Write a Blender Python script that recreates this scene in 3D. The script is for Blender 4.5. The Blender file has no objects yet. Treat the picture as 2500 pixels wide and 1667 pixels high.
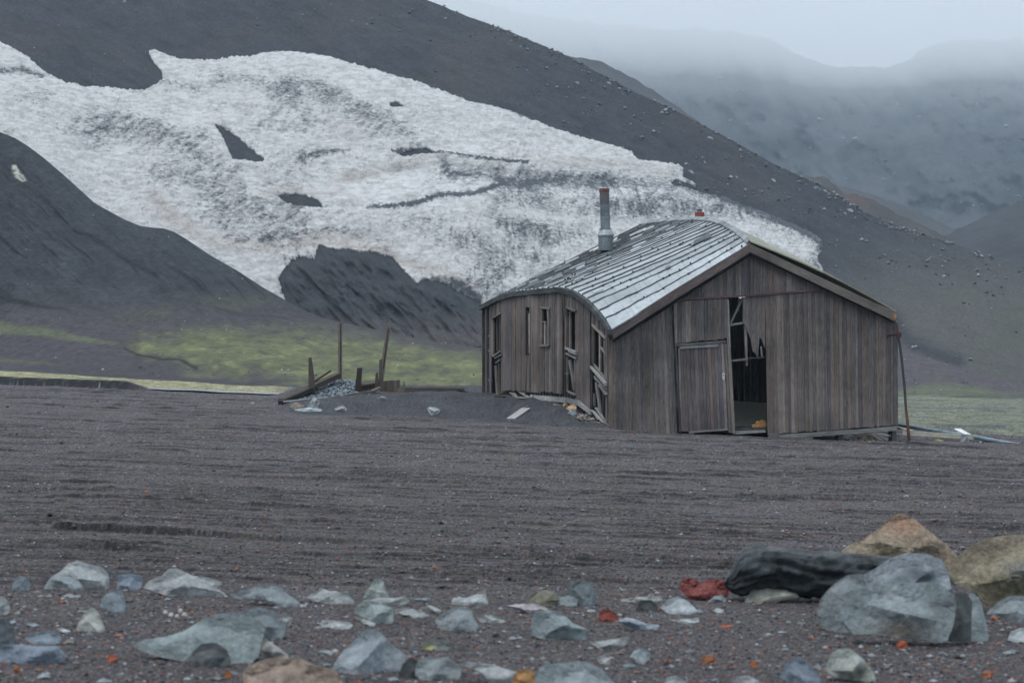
import bpy, bmesh, math, random
import numpy as np
from mathutils import Vector
R = math.radians
sc = bpy.context.scene
col = sc.collection
# ------------------------------------------------------------------ camera, world, sun
F = 4861.0      # focal length in photo pixels (70 mm on a 36 mm frame, photo 2500 px wide)
HY = 877.0      # photo row of the eye-level horizon
CX = 1250.0
H = 1.6         # eye height
TILT = 0.027    # the ash plain falls gently to the right
cam = bpy.data.cameras.new("camera"); co = bpy.data.objects.new("camera", cam); col.objects.link(co)
co.location = (0, 0, H); co.rotation_euler = (R(90), 0, 0)
cam.sensor_width = 36; cam.lens = 70; cam.shift_y = (HY - 833.5) / 2500
cam.clip_start = 0.1; cam.clip_end = 6000
cam.dof.use_dof = True; cam.dof.focus_distance = 42; cam.dof.aperture_fstop = 4.2
sc.camera = co
sc.view_settings.view_transform = 'Standard'; sc.view_settings.look = 'None'
sc.cycles.volume_bounces = 8; sc.cycles.max_bounces = 14
sc.view_settings.exposure = 0.3; sc.view_settings.gamma = 1
w = bpy.data.worlds.new("World"); sc.world = w; w.use_nodes = True
nt = w.node_tree; nt.nodes.clear()
SUN_EL, SUN_ROT = R(62), R(225)
sky = nt.nodes.new('ShaderNodeTexSky'); sky.sky_type = 'NISHITA'; sky.sun_disc = False
sky.sun_elevation = SUN_EL; sky.sun_rotation = SUN_ROT; sky.air_density = 1; sky.dust_density = 2
sc1 = nt.nodes.new('ShaderNodeMixRGB'); sc1.blend_type = 'MULTIPLY'; sc1.inputs[0].default_value = 1
sc1.inputs[2].default_value = (0.08, 0.08, 0.08, 1)
tcw = nt.nodes.new('ShaderNodeTexCoord'); sepw = nt.nodes.new('ShaderNodeSeparateXYZ')
rampw = nt.nodes.new('ShaderNodeValToRGB')
rampw.color_ramp.elements[0].position = 0.2; rampw.color_ramp.elements[0].color = (0.300, 0.362, 0.420, 1)
rampw.color_ramp.elements[1].position = 0.6; rampw.color_ramp.elements[1].color = (0.605, 0.68, 0.755, 1)
mixw = nt.nodes.new('ShaderNodeMixRGB'); mixw.inputs[0].default_value = 0.93
bg = nt.nodes.new('ShaderNodeBackground'); outw = nt.nodes.new('ShaderNodeOutputWorld')
L = nt.links.new
L(tcw.outputs['Generated'], sepw.inputs[0]); L(sepw.outputs[2], rampw.inputs[0])
L(sky.outputs[0], sc1.inputs[1]); L(sc1.outputs[0], mixw.inputs[1]); L(rampw.outputs[0], mixw.inputs[2])
L(mixw.outputs[0], bg.inputs[0]); L(bg.outputs[0], outw.inputs[0])
bg.inputs[1].default_value = 1.68
sl = bpy.data.lights.new("sun", 'SUN'); so = bpy.data.objects.new("sun", sl); col.objects.link(so)
sl.energy = 1.5; sl.angle = R(20); sl.color = (1.0, 0.97, 0.93)
# sky's sun_rotation is measured clockwise from +Y
_d = Vector((math.sin(SUN_ROT) * math.cos(SUN_EL), math.cos(SUN_ROT) * math.cos(SUN_EL), math.sin(SUN_EL)))
so.rotation_euler = _d.to_track_quat('Z', 'Y').to_euler()
so.location = (-30, -30, 60)

# ------------------------------------------------------------------ projection helpers
def at(px, py, Y):
    return Vector(((px - CX) / F * Y, Y, H + (HY - py) / F * Y))
def gY(px, py):                       # distance at which the tilted plain shows at this photo pixel
    return H * F / (py - HY - TILT * (px - CX))
def gz(X): return -TILT * X
def curve(pts):
    xs = np.array([p[0] for p in pts], float); ys = np.array([p[1] for p in pts], float)
    return lambda x: np.interp(x, xs, ys)
# ------------------------------------------------------------------ numpy noise
_rs = np.random.RandomState(7)
_P = np.concatenate([_rs.permutation(1024)] * 3)
_G = np.stack([np.cos(_rs.rand(1024) * 6.2832), np.sin(_rs.rand(1024) * 6.2832)], 1)
_ang = _rs.rand(1024) * 6.2832; _G = np.stack([np.cos(_ang), np.sin(_ang)], 1)
def perlin(x, y, s=0):
    x = np.asarray(x, float) + s * 37.17; y = np.asarray(y, float) + s * 11.83
    xi = np.floor(x).astype(int); yi = np.floor(y).astype(int); xf = x - xi; yf = y - yi
    u = xf**3 * (xf * (xf * 6 - 15) + 10); v = yf**3 * (yf * (yf * 6 - 15) + 10)
    def g(ix, iy, dx, dy):
        k = _P[(_P[ix & 1023] + iy) & 1023]; q = _G[k]; return q[..., 0] * dx + q[..., 1] * dy
    a = g(xi, yi, xf, yf); b = g(xi + 1, yi, xf - 1, yf); c = g(xi, yi + 1, xf, yf - 1); d = g(xi + 1, yi + 1, xf - 1, yf - 1)
    return ((a + u * (b - a)) * (1 - v) + (c + u * (d - c)) * v) * 1.4
def fbm(x, y, o=4, s=0, gain=0.5):
    t = 0; a = 1; f = 1; n = 0
    for k in range(o):
        t = t + a * perlin(x * f, y * f, s + k * 3); n += a; a *= gain; f *= 2.03
    return t / n
def sstep(a, b, x):
    t = np.clip((x - a) / (b - a), 0, 1); return t * t * (3 - 2 * t)
def inpoly(px, py, poly):
    r = np.zeros(px.shape, bool); n = len(poly); j = n - 1
    for i in range(n):
        xi, yi = poly[i]; xj, yj = poly[j]
        c = ((yi > py) != (yj > py)) & (px < (xj - xi) * (py - yi) / ((yj - yi) or 1e-9) + xi)
        r ^= c; j = i
    return r
def pdist(px, py, pts):
    d = np.full(px.shape, 1e9)
    for (x0, y0), (x1, y1) in zip(pts[:-1], pts[1:]):
        vx, vy = x1 - x0, y1 - y0; t = np.clip(((px - x0) * vx + (py - y0) * vy) / (vx * vx + vy * vy + 1e-9), 0, 1)
        d = np.minimum(d, np.hypot(px - x0 - t * vx, py - y0 - t * vy))
    return d
def sdf(px, py, poly):                # signed distance in photo pixels, positive inside
    d = pdist(px, py, list(poly) + [poly[0]]); return np.where(inpoly(px, py, poly), d, -d)

# ------------------------------------------------------------------ object helpers
def tag(o, label=None, cat=None, group=None, kind=None):
    if label: o['label'] = label
    if cat: o['category'] = cat
    if group: o['group'] = group
    if kind: o['kind'] = kind
    return o
def srgb(r, g, b):
    f = lambda c: ((c / 255 + 0.055) / 1.055) ** 2.4 if c > 10.3 else c / 255 / 12.92
    return (f(r), f(g), f(b))
def np_mesh(name, V, faces, mat, cols=None, uv=None, smooth=True, parent=None):
    me = bpy.data.meshes.new(name)
    V = np.asarray(V, np.float32); faces = np.asarray(faces, np.int32); n = faces.shape[1]
    me.vertices.add(len(V)); me.vertices.foreach_set('co', V.ravel())
    me.loops.add(faces.size); me.loops.foreach_set('vertex_index', faces.ravel())
    me.polygons.add(len(faces)); me.polygons.foreach_set('loop_start', np.arange(0, faces.size, n, dtype=np.int32))
    me.polygons.foreach_set('loop_total', np.full(len(faces), n, np.int32))
    me.polygons.foreach_set('use_smooth', np.full(len(faces), smooth, bool))
    if cols is not None:
        a = me.color_attributes.new('col', 'FLOAT_COLOR', 'POINT')
        c = np.ones((len(V), 4), np.float32); c[:, :cols.shape[1]] = cols; a.data.foreach_set('color', c.ravel())
    me.update(); me.validate()
    me.materials.append(mat)
    o = bpy.data.objects.new(name, me); col.objects.link(o)
    if parent: o.parent = parent
    return o
def grid_faces(nr, nc):
    i = np.arange(nr * nc).reshape(nr, nc)
    return np.stack([i[:-1, :-1], i[:-1, 1:], i[1:, 1:], i[1:, :-1]], -1).reshape(-1, 4)

# ------------------------------------------------------------------ materials
def mat_attr(name, rough=0.9, n1=(3.0, 0.25), n2=(40.0, 0.3), bump=(30.0, 0.02), coords='Object', stretch=(1, 1, 1), spec=0.25, metallic=0, streak=None, bump2=None, knots=False):
    """base colour from the mesh's own colour attribute, broken up by two octaves of noise, with bump"""
    m = bpy.data.materials.new(name); m.use_nodes = True; t = m.node_tree; N = t.nodes.new; K = t.links.new
    b = t.nodes['Principled BSDF']; b.inputs['Roughness'].default_value = rough
    b.inputs['Specular IOR Level'].default_value = spec; b.inputs['Metallic'].default_value = metallic
    at_ = N('ShaderNodeAttribute'); at_.attribute_name = 'col'
    tc = N('ShaderNodeTexCoord'); mp = N('ShaderNodeMapping'); mp.inputs['Scale'].default_value = stretch
    K(tc.outputs[coords], mp.inputs[0])
    cur = at_.outputs['Color']
    for k, (s, a) in enumerate((n1, n2)):
        if a <= 0: continue
        nz = N('ShaderNodeTexNoise'); nz.inputs['Scale'].default_value = s; nz.inputs['Detail'].default_value = 6; nz.inputs['Roughness'].default_value = 0.65
        K(mp.outputs[0], nz.inputs[0])
        mr = N('ShaderNodeMapRange'); mr.inputs['From Min'].default_value = 0.3; mr.inputs['From Max'].default_value = 0.7
        mr.inputs['To Min'].default_value = 1 - a; mr.inputs['To Max'].default_value = 1 + a; K(nz.outputs[0], mr.inputs['Value'])
        mx = N('ShaderNodeMixRGB'); mx.blend_type = 'MULTIPLY'; mx.inputs[0].default_value = 1
        K(cur, mx.inputs[1]); K(mr.outputs[0], mx.inputs[2]); cur = mx.outputs[0]
    if knots:
        nz = N('ShaderNodeTexNoise'); nz.inputs['Scale'].default_value = .9; nz.inputs['Detail'].default_value = 5; K(tc.outputs['Object'], nz.inputs[0])
        mr = N('ShaderNodeMapRange'); mr.inputs['From Min'].default_value = .36; mr.inputs['From Max'].default_value = .64; mr.inputs['To Min'].default_value = .72; mr.inputs['To Max'].default_value = 1.22; K(nz.outputs[0], mr.inputs['Value'])
        mx = N('ShaderNodeMixRGB'); mx.blend_type = 'MULTIPLY'; mx.inputs[0].default_value = 1; K(cur, mx.inputs[1]); K(mr.outputs[0], mx.inputs[2]); cur = mx.outputs[0]
        mp3 = N('ShaderNodeMapping'); mp3.inputs['Scale'].default_value = (1.2, 22, 1); K(tc.outputs[coords], mp3.inputs[0])
        nz = N('ShaderNodeTexNoise'); nz.inputs['Scale'].default_value = 1.5; nz.inputs['Detail'].default_value = 4; K(mp3.outputs[0], nz.inputs[0])
        mr = N('ShaderNodeMapRange'); mr.inputs['From Min'].default_value = .58; mr.inputs['From Max'].default_value = .72; mr.inputs['To Min'].default_value = 0; mr.inputs['To Max'].default_value = .65; K(nz.outputs[0], mr.inputs['Value'])
        mx = N('ShaderNodeMixRGB'); K(mr.outputs[0], mx.inputs[0]); K(cur, mx.inputs[1]); mx.inputs[2].default_value = (.23, .205, .19, 1); cur = mx.outputs[0]
        mp2 = N('ShaderNodeMapping'); mp2.inputs['Scale'].default_value = (2.2, 9, 1); K(tc.outputs[coords], mp2.inputs[0])
        vo = N('ShaderNodeTexVoronoi'); vo.inputs['Scale'].default_value = 1.0; K(mp2.outputs[0], vo.inputs[0])
        mr = N('ShaderNodeMapRange'); mr.inputs['From Min'].default_value = 0.06; mr.inputs['From Max'].default_value = 0.13
        mr.inputs['To Min'].default_value = 0.35; mr.inputs['To Max'].default_value = 1; K(vo.outputs[0], mr.inputs['Value'])
        mx = N('ShaderNodeMixRGB'); mx.blend_type = 'MULTIPLY'; mx.inputs[0].default_value = 0.8
        K(cur, mx.inputs[1]); K(mr.outputs[0], mx.inputs[2]); cur = mx.outputs[0]
    K(cur, b.inputs['Base Color'])
    if bump:
        nz = N('ShaderNodeTexNoise'); nz.inputs['Scale'].default_value = bump[0]; nz.inputs['Detail'].default_value = 7; nz.inputs['Roughness'].default_value = 0.7
        K(mp.outputs[0], nz.inputs[0])
        bp = N('ShaderNodeBump'); bp.inputs['Strength'].default_value = 1; bp.inputs['Distance'].default_value = bump[1]
        K(nz.outputs[0], bp.inputs['Height']); K(bp.outputs[0], b.inputs['Normal'])
    return m
M = {}
M['ash'] = mat_attr('ash', 0.95, (0.9, 0.14), (26, 0.5), (22, 0.035), spec=0.15)
M['slope'] = mat_attr('slope', 0.97, (0.25, 0.12), (2.2, 0.32), (1.4, 0.6), spec=0.1)
M['far'] = mat_attr('far_slope', 1.0, (0.04, 0.2), (0.35, 0.25), (0.3, 2.0), spec=0.05)
M['pebble'] = mat_attr('pebble', 0.9, (60, 0.2), (8, 0.1), None, spec=0.2)
M['stone'] = mat_attr('stone', 0.85, (3.5, 0.22), (22, 0.3), (14, 0.05), spec=0.25)
M['tanstone'] = mat_attr('tan_stone', 0.9, (7, 0.3), (24, 0.4), (16, 0.06), spec=0.2)
M['scoria'] = mat_attr('scoria', 0.95, (22, 0.3), (70, 0.3), (35, 0.03), spec=0.1)
M['wood'] = mat_attr('weathered_wood', 0.85, (1.6, 0.28), (11, 0.5), (10, 0.004), coords='UV', stretch=(0.35, 6, 1), spec=0.2, knots=True)
M['wood_plain'] = mat_attr('driftwood', 0.85, (1.2, 0.2), (9, 0.4), (10, 0.006), coords='UV', stretch=(0.5, 5, 1), spec=0.2)
M['roofing'] = mat_attr('slate_roofing', 0.6, (0.9, 0.1), (9, 0.16), (14, 0.008), spec=0.35)
M['metal'] = mat_attr('galvanised_metal', 0.5, (3, 0.3), (18, 0.25), (12, 0.004), spec=0.5, metallic=0.4)
M['rust'] = mat_attr('rusty_metal', 0.85, (6, 0.25), (40, 0.35), (60, 0.004), spec=0.2)
# ================================================================== TERRAIN
def lerp(a, b, t): return a + (b - a) * t
def mixc(c, m, tgt, k=1.0):          # blend vertex colours towards tgt by mask m
    mm = np.clip(m * k, 0, 1)[..., None]; return c * (1 - mm) + np.array(tgt) * mm
ASH = np.array((0.073, 0.067, 0.071)); SCARP_SHADE = np.array((0.005, 0.005, 0.006))
SLATE = np.array((0.044, 0.049, 0.058))
MOSS = np.array((0.138, 0.150, 0.084)); MOSSY = np.array((0.26, 0.25, 0.105))

# ---- the plain and the meadow: one fan-shaped sheet, finest where the photograph shows it
cols_px = np.concatenate([np.linspace(-2200, -430, 20), np.arange(-420, 2960, 3.7), np.linspace(2970, 4800, 20)])
q_rows = np.concatenate([np.linspace(6000, 1820, 20), np.arange(1800, 1060, -1.25), np.arange(1060, 1012, -0.45), np.arange(1012, 934, -0.9), 877 + H * F / np.linspace(137, 330, 16)])
PX, Q = np.meshgrid(cols_px, q_rows)
Yg = H * F / (Q - HY); Xg = (PX - CX) / F * Yg; Zg = gz(Xg)
PY = Q + TILT * (PX - CX); _r0 = np.random.RandomState(3); grain = _r0.randn(*PX.shape)
Xw, Yw = Xg, Yg
# broad undulation
Zg = Zg + 0.02 * fbm(Xw * 0.25, Yw * 0.2, 3, 5) * np.minimum(1, Yg / 30)
# little terraces left by running water: each steps up away from the eye and fades out behind
scarps = [([(60, 1290), (130, 1290), (300, 1297), (500, 1308), (700, 1320), (900, 1328), (1100, 1344), (1250, 1352), (1330, 1354)], 21, 70, 1.0),
          ([(1440, 1276), (1490, 1282), (1600, 1290), (1750, 1303), (1900, 1318), (2060, 1325)], 7, 24, 1.0), ([(2250, 1284), (2330, 1290), (2430, 1296), (2520, 1298)], 7, 20, 1.0),
          ([(530, 1045), (670, 1051)], 4.5, 10, 1), ([(330, 1097), (400, 1100), (470, 1104)], 6, 12, 1), ([(270, 990), (440, 1001)], 4, 10, 1),
          ([(570, 1197), (690, 1207)], 5, 12, 1), ([(1240, 1066), (1500, 1077), (1900, 1096), (2030, 1104)], 3, 10, 1), ([(580, 1236), (850, 1252)], 5, 14, 1),
          ([(2200, 1084), (2420, 1096)], 4, 10, 1), ([(0, 983), (320, 1000)], 2.6, 8, 1), ([(0, 1019), (320, 1034)], 2.6, 8, 1), ([(860, 1162), (1010, 1172)], 5, 10, .8),
          ([(1250, 1362), (1560, 1380)], 4, 12, 1), ([(1230, 1404), (1560, 1424)], 4, 12, 1), ([(760, 1088), (900, 1094)], 4, 10, 1), ([(0, 1296), (140, 1298)], 3, 10, 1),
          ([(300, 1082), (520, 1090)], 2.5, 8, 1), ([(1080, 1373), (1250, 1382)], 3, 10, 1), ([(1700, 1150), (2050, 1170)], 2.5, 9, 1), ([(240, 1126), (560, 1142)], 3, 9, 1)]
rr = random.Random(4)
for k in range(760):
    y0 = 950 + 470 * rr.random() ** 1.25; x0 = rr.uniform(-500, 2800); ln = rr.uniform(90, 520) * (0.5 + (y0 - 900) / 500)
    sl_ = TILT + rr.uniform(-.006, .01)
    scarps.append(([(x0, y0), (x0 + ln * .5, y0 + ln * .5 * sl_ + rr.uniform(-1, 1)), (x0 + ln, y0 + ln * sl_)], rr.choice([1.1, 1.4, 1.8, 2.3, 3.0, 4.0]) * (0.8 + (y0 - 950) / 420), rr.uniform(4, 9), rr.uniform(.5, 1)))
dark = np.zeros_like(PX)  # mask for the shade painted on the scarp faces
for pts, hp, Ld, st in scarps:
    xs = np.array([p[0] for p in pts]); qs = np.array([p[1] for p in pts]) - TILT * (xs - CX)
    c0, c1 = np.searchsorted(cols_px, [xs[0], xs[-1]]);
    if c1 - c0 < 2: continue
    r1 = np.searchsorted(-q_rows, -(qs.min() - 5 * Ld - 12)); r0 = max(0, np.searchsorted(-q_rows, -(qs.max() + 26)))
    S = np.s_[r0:r1, c0:c1]
    p, q = PX[S], Q[S]
    qc = np.interp(p, xs, qs) + 1.3 * fbm(p * .02, p * 0 + xs[0], 3, 1) * (1 + hp * .15)
    tt = (p - xs[0]) / (xs[-1] - xs[0])
    env = np.clip(np.minimum(tt, 1 - tt) * 7, 0, 1) ** .7 * (0.75 + 0.5 * perlin(p * .02, p * 0 + qs[0])) * (np.clip(.85 + 1.0 * fbm(p * .02, p * 0 + qs[0], 3, 5), .05, 1.4) if hp < 5 else np.clip(.95 + .5 * fbm(p * .025, p * 0 + qs[0], 2, 5), .4, 1.3))
    if hp > 8: env = np.clip(np.minimum(tt, 1 - tt) * 14, 0, 1) * (.9 + .35 * fbm(p * .012, p * 0 + 3.3, 4, 5)) * np.interp(p, [60, 125, 135, 550, 800, 1330], [.18, .25, .85, .7, .45, .2])
    d = qc - q
    rise = sstep(0, 2.0, d) * np.exp(-np.maximum(d - 2, 0) / Ld)
    dip = -0.25 * np.exp(-np.abs(np.minimum(d, 0)) / 7) * (d < 0)
    hm = hp * env * Yg[S] / F
    Zg[S] += hm * (rise + dip * 0.6)
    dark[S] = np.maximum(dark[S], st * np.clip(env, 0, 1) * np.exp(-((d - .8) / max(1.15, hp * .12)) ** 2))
# the sand bank beside the shed
base_c = curve([(560, 998), (660, 1003), (760, 1014), (1000, 1018), (1240, 1030), (1380, 1042), (1480, 1050), (1560, 1056), (1700, 1060)])
crest_c = curve([(560, 998), (660, 990), (720, 978), (800, 972), (900, 964), (1000, 962), (1100, 963), (1180, 966), (1290, 970), (1380, 990), (1450, 1020), (1500, 1046), (1560, 1056), (1700, 1060)])
Yb_ = gY(cols_px, base_c(cols_px)); Yc_ = Yb_ + 4.2
zc_ = H - (crest_c(cols_px) - HY) * Yc_ / F - gz((cols_px - CX) / F * Yc_)
amp = np.where((cols_px > 600) & (cols_px < 1700), np.maximum(zc_, 0), 0) * sstep(600, 740, cols_px)
bank_up = sstep(0, 1, (Yg - Yb_[None]) / (Yc_ - Yb_)[None]) * (1 - sstep(16, 34, Yg - Yc_[None]))
bank = amp[None] * bank_up
Zg += bank + 0.05 * bank_up * (amp[None] > .05) * fbm(Xw * 1.3, Yw * 1.3, 3, 9)
bankmask = np.clip(amp[None] * 4, 0, 1) * sstep(-.04, .1, (Yg - Yb_[None]) / 4.2)
# cut bank of the stream at the far left
ce = curve([(-600, 938), (0, 938), (150, 944), (300, 952), (360, 956)]); qe = ce(cols_px) - TILT * (cols_px - CX)
cutm = (1 - sstep(300, 380, cols_px))[None]
cut = sstep(0, 1.1, qe[None] - Q) * cutm
Zg += 0.30 * cut * (1 - sstep(87, 104, Yg))
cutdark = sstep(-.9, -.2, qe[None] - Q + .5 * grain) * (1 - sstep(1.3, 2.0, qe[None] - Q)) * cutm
# the ground has washed lower along the front of the shed
tgt = curve([(1470, 1040), (1487, 1047), (1600, 1059), (1800, 1065), (1900, 1073), (2050, 1077), (2200, 1079), (2300, 1077), (2400, 1080), (2600, 1088)])
yd_ = tgt(PX) + (50.5 - Yg) * .5
dipz = np.maximum(yd_ - PY, 0) * Yg / F * sstep(1478, 1500, PX) * (1 - sstep(2700, 3200, PX)) * (Yg > 38)
Zg -= dipz * (1 - sstep(54.0, 61, Yg))
# colour
C = np.ones(PX.shape + (3,)) * ASH
st1 = fbm(PX * .006, (Q - 880) * .09, 4, 2); st2 = fbm(PX * .02, (Q - 880) * .35, 4, 3); st3 = fbm(PX * .05, (Q - 880) * .5, 3, 8)
C = C * np.clip(1 + .16 * st1 + .10 * st2 + .12 * st3 + .34 * grain, .3, 2.6)[..., None]
C = mixc(C, (_r0.rand(*PX.shape) > .985) * 1., (.17, .085, .055), .8); C = mixc(C, (_r0.rand(*PX.shape) > .99) * 1., (.26, .26, .27), .8)
C = mixc(C, sstep(.05, .5, fbm(PX * .008, (Q - 880) * .12, 3, 21)), (0.098, 0.086, 0.072), .6)
C = mixc(C, sstep(.15, .5, fbm(PX * .007, (Q - 880) * .16, 4, 31)), (0.105, 0.108, 0.118), .55)
C = mixc(C, dark, SCARP_SHADE, .95)  # scarp faces painted near black in place of undercut shadow
C = mixc(C, bankmask, (0.047, 0.049, 0.056), .95) * (1 + 0.35 * bankmask * fbm(PX * .02, Q * .3, 3, 12) + .14 * bankmask * grain)[..., None]
# green flats beyond the plain
edge = curve([(-600, 925), (0, 937), (340, 951), (760, 968), (1200, 1000), (2150, 1034), (2230, 1046), (2330, 1052), (2400, 1060), (2500, 1064), (2900, 1074)])
PYa = np.where(PX > 1900, HY - (Zg - H) * F / Yg, PY)
d_edge = edge(PX) - PYa + 2.5 * fbm(PX * .02, Q * .1, 3, 14)
mead = sstep(-1, 2, d_edge) * (1 - bankmask) * (Yg > 44)
left = 1 - sstep(700, 1000, PX)
g = (0.5 + .8 * fbm(PX * .008, Q * .25, 4, 6))
mc = np.ones_like(C) * np.array((0.105, 0.112, 0.088))
mc = mixc(mc, np.clip(g, 0, 1), (0.155, 0.165, 0.115))
mcl = mixc(np.ones_like(C) * np.array((0.25, 0.235, 0.145)), np.clip(.5 + 1.1 * fbm(PX * .01, Q * .35, 3, 16), 0, 1), (0.19, 0.19, 0.11))
mcl = mixc(mcl, sstep(4, -4, PY + 7 * fbm(PX * .02, Q * .5, 3, 27) - curve([(-600, 890), (0, 899), (200, 908), (740, 944), (900, 950)])(PX)), (0.075, 0.075, 0.085))
mc = mc * (1 - left[..., None]) + mcl * left[..., None]
strp = sstep(.02, .3, fbm(PX * .004, (Q - 880) * .22, 3, 18)) * (1 - left)
mc = mixc(mc, strp, (0.072, 0.076, 0.082), .85)
mc = mixc(mc, sstep(.1, .45, fbm(PX * .015, Q * .7, 4, 24)), (0.075, 0.08, 0.07), .6); mc = mc * np.clip(1 + .5 * fbm(PX * .03, Q * .8, 3, 19) + .9 * left * fbm(PX * .035, Q * 1.3, 4, 29) + .2 * grain, .25, 2)[..., None]
C = mixc(C, mead, (0, 0, 0), 0) * (1 - mead[..., None]) + mc * mead[..., None]
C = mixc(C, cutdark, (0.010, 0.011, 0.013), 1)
C = np.clip(C, 0.004, 1)
V = np.stack([Xg, Yg, Zg], -1).reshape(-1, 3)
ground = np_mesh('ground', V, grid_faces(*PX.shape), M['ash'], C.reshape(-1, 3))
tag(ground, 'purple grey volcanic ash plain with thin water cut terraces', 'ground', kind='structure')
_qr = q_rows[::-1]
def surfY(px, py, lo=46.0, hi=70.0):
    """first distance at which the built ground covers this photo pixel"""
    for Y in np.arange(lo, hi, .05):
        if HY - (ground_z(px, Y) - H) * F / Y <= py: return float(Y)
    return hi
def ground_z(px, Y):
    """height of the built ground under photo column px at distance Y"""
    q = HY + H * F / Y; c = int(np.clip(np.searchsorted(cols_px, px), 1, len(cols_px) - 1)); r = int(np.clip(len(q_rows) - np.searchsorted(_qr, q), 0, len(q_rows) - 1))
    return float(Zg[r, c])
tb = np_mesh('terrain', [(-1400, -200, -6), (1800, -200, -6), (1800, 1500, -6), (-1400, 1500, -6)], [(0, 1, 2, 3)], M['far'], np.ones((4, 3)) * ASH)
tag(tb, 'dark ash land stretching away below the hills', 'ground', kind='structure')

# ---- hills: each a sheet that rises from a foot line to a crest, then falls away behind it
def hill(name, x0, x1, step, yb, Yb, yt, Yt, p, rows, mat, colour, disp=None, backs=((8, -3), (40, -22), (120, -60)), prow=1.0):
    cx = np.arange(x0, x1, step); s = np.linspace(0, 1, rows) ** prow
    PXh, S = np.meshgrid(cx, s)
    YB = Yb(cx)[None]; YT = Yt(cx)[None]
    zb = H + (HY - yb(cx)[None]) / F * YB; zt = H + (HY - yt(cx)[None]) / F * YT
    Y = YB + (YT - YB) * S; Z = zb + (zt - zb) * S ** p
    PYh = HY - (Z - H) * F / Y
    if disp is not None:
        dY, dZ = disp(PXh, PYh, S, Y); Z = Z + dZ; Y2 = Y + dY; Z = H + (Z - H) * Y2 / Y; Y = Y2
    Cc = np.clip(colour(PXh, PYh, S, Y), 0.003, 1)
    X = (PXh - CX) / F * Y
    P = np.stack([X, Y, Z], -1)
    top = P[-1]; extra = [top] + [top + np.array((0, a, b)) for a, b in backs]
    Pall = np.concatenate([P] + [e[None] for e in extra]); Call = np.concatenate([Cc] + [Cc[-1][None]] * len(extra))
    o = np_mesh(name, Pall.reshape(-1, 3), grid_faces(Pall.shape[0], Pall.shape[1]), mat, Call.reshape(-1, 3))
    return o, P, PXh, PYh

crestD = curve([(-900, -420), (-200, -330), (700, -130), (1000, -20), (1042, 0), (1100, 24), (1148, 43), (1200, 62), (1250, 80), (1320, 110), (1393, 141), (1460, 178), (1516, 208), (1590, 244), (1654, 273), (1712, 304), (1781, 339), (1830, 368), (1888, 400), (1950, 428), (2010, 456), (2060, 486), (2100, 511), (2153, 538), (2233, 565), (2300, 586), (2366, 608), (2430, 632), (2500, 659), (2700, 740), (3200, 880)])
crestE = curve([(-900, 60), (-300, 230), (-100, 290), (0, 323), (36, 337), (70, 358), (107, 386), (153, 425), (228, 493), (243, 503), (306, 537), (343, 552), (375, 556), (401, 558), (425, 566), (452, 582), (510, 621), (578, 660), (646, 704), (707, 738), (740, 756), (793, 778), (838, 789), (897, 800), (957, 814), (1046, 830), (1180, 851), (1500, 872), (2120, 846), (2193, 855), (2250, 869), (2330, 893), (2420, 919), (2500, 938), (2700, 965), (3300, 1000)])
YtE = curve([(-900, 190), (0, 180), (400, 168), (700, 158), (900, 150), (1180, 148), (2193, 195), (3300, 200)])
YbD = curve([(-900, 205), (0, 195), (400, 182), (700, 168), (900, 158), (1180, 155), (2193, 203), (3300, 208)])
YtD = curve([(-900, 360), (0, 340), (1042, 300), (1700, 290), (2500, 280), (3200, 270)])
ybE = curve([(-900, 885), (0, 905), (740, 950), (1180, 972), (2193, 968), (2500, 975), (3300, 1000)])
YbE_px = lambda x: H * F / (ybE(x) - HY - TILT * (x - CX))
SNOW = [(-300, 20), (-50, 80), (0, 103), (25, 118), (55, 130), (75, 143), (95, 165), (110, 176), (140, 190), (168, 209), (210, 213), (265, 212), (300, 218), (330, 222), (355, 220), (380, 206), (397, 195), (394, 178), (380, 162), (367, 142), (361, 124), (375, 121), (395, 129), (420, 138), (445, 145), (480, 147), (525, 149), (560, 143), (610, 139), (640, 128), (690, 125), (740, 129), (800, 137), (860, 155), (950, 180), (1000, 195), (1080, 222), (1150, 249), (1200, 257), (1260, 275), (1310, 299), (1370, 319), (1430, 338), (1477, 350), (1518, 360), (1545, 374), (1558, 389), (1606, 395), (1645, 402), (1671, 411), (1668, 436), (1690, 443), (1702, 452), (1700, 460), (1672, 448), (1650, 441), (1640, 450), (1700, 468), (1740, 477), (1776, 484), (1810, 500), (1878, 523), (1929, 544), (1980, 568), (2005, 585), (2012, 600), (2007, 615), (1996, 632), (2009, 655), (2024, 680), (2010, 740), (1800, 790), (1400, 790), (1220, 770), (1178, 744), (1150, 729), (1120, 716), (1100, 702), (1060, 689), (1040, 685), (1028, 690), (1018, 698), (1003, 682), (985, 662), (970, 645), (955, 629), (935, 624), (905, 617), (880, 618), (850, 611), (820, 612), (790, 605), (782, 600), (775, 612), (771, 641), (755, 630), (735, 631), (715, 640), (695, 660), (683, 682), (690, 712), (700, 736), (712, 770), (400, 700), (-300, 360)]
HOLES = [[(528, 308), (545, 316), (575, 333), (610, 365), (643, 390), (640, 397), (600, 392), (570, 388), (560, 370), (550, 345)], [(681, 484), (690, 478), (730, 478), (760, 485), (780, 495), (788, 508), (740, 508), (705, 502), (690, 492)], [(953, 256), (965, 252), (978, 256), (988, 263), (960, 262)], [(975, 379), (1000, 374), (1030, 365), (1045, 368), (1055, 374), (1030, 375), (1010, 380), (985, 385)]]
HUMP = [(683, 660), (700, 638), (740, 628), (772, 636), (778, 600), (800, 605), (900, 618), (960, 640), (1005, 680), (1040, 685), (1100, 705), (1190, 760), (1250, 900), (800, 900), (700, 760)]
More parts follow.
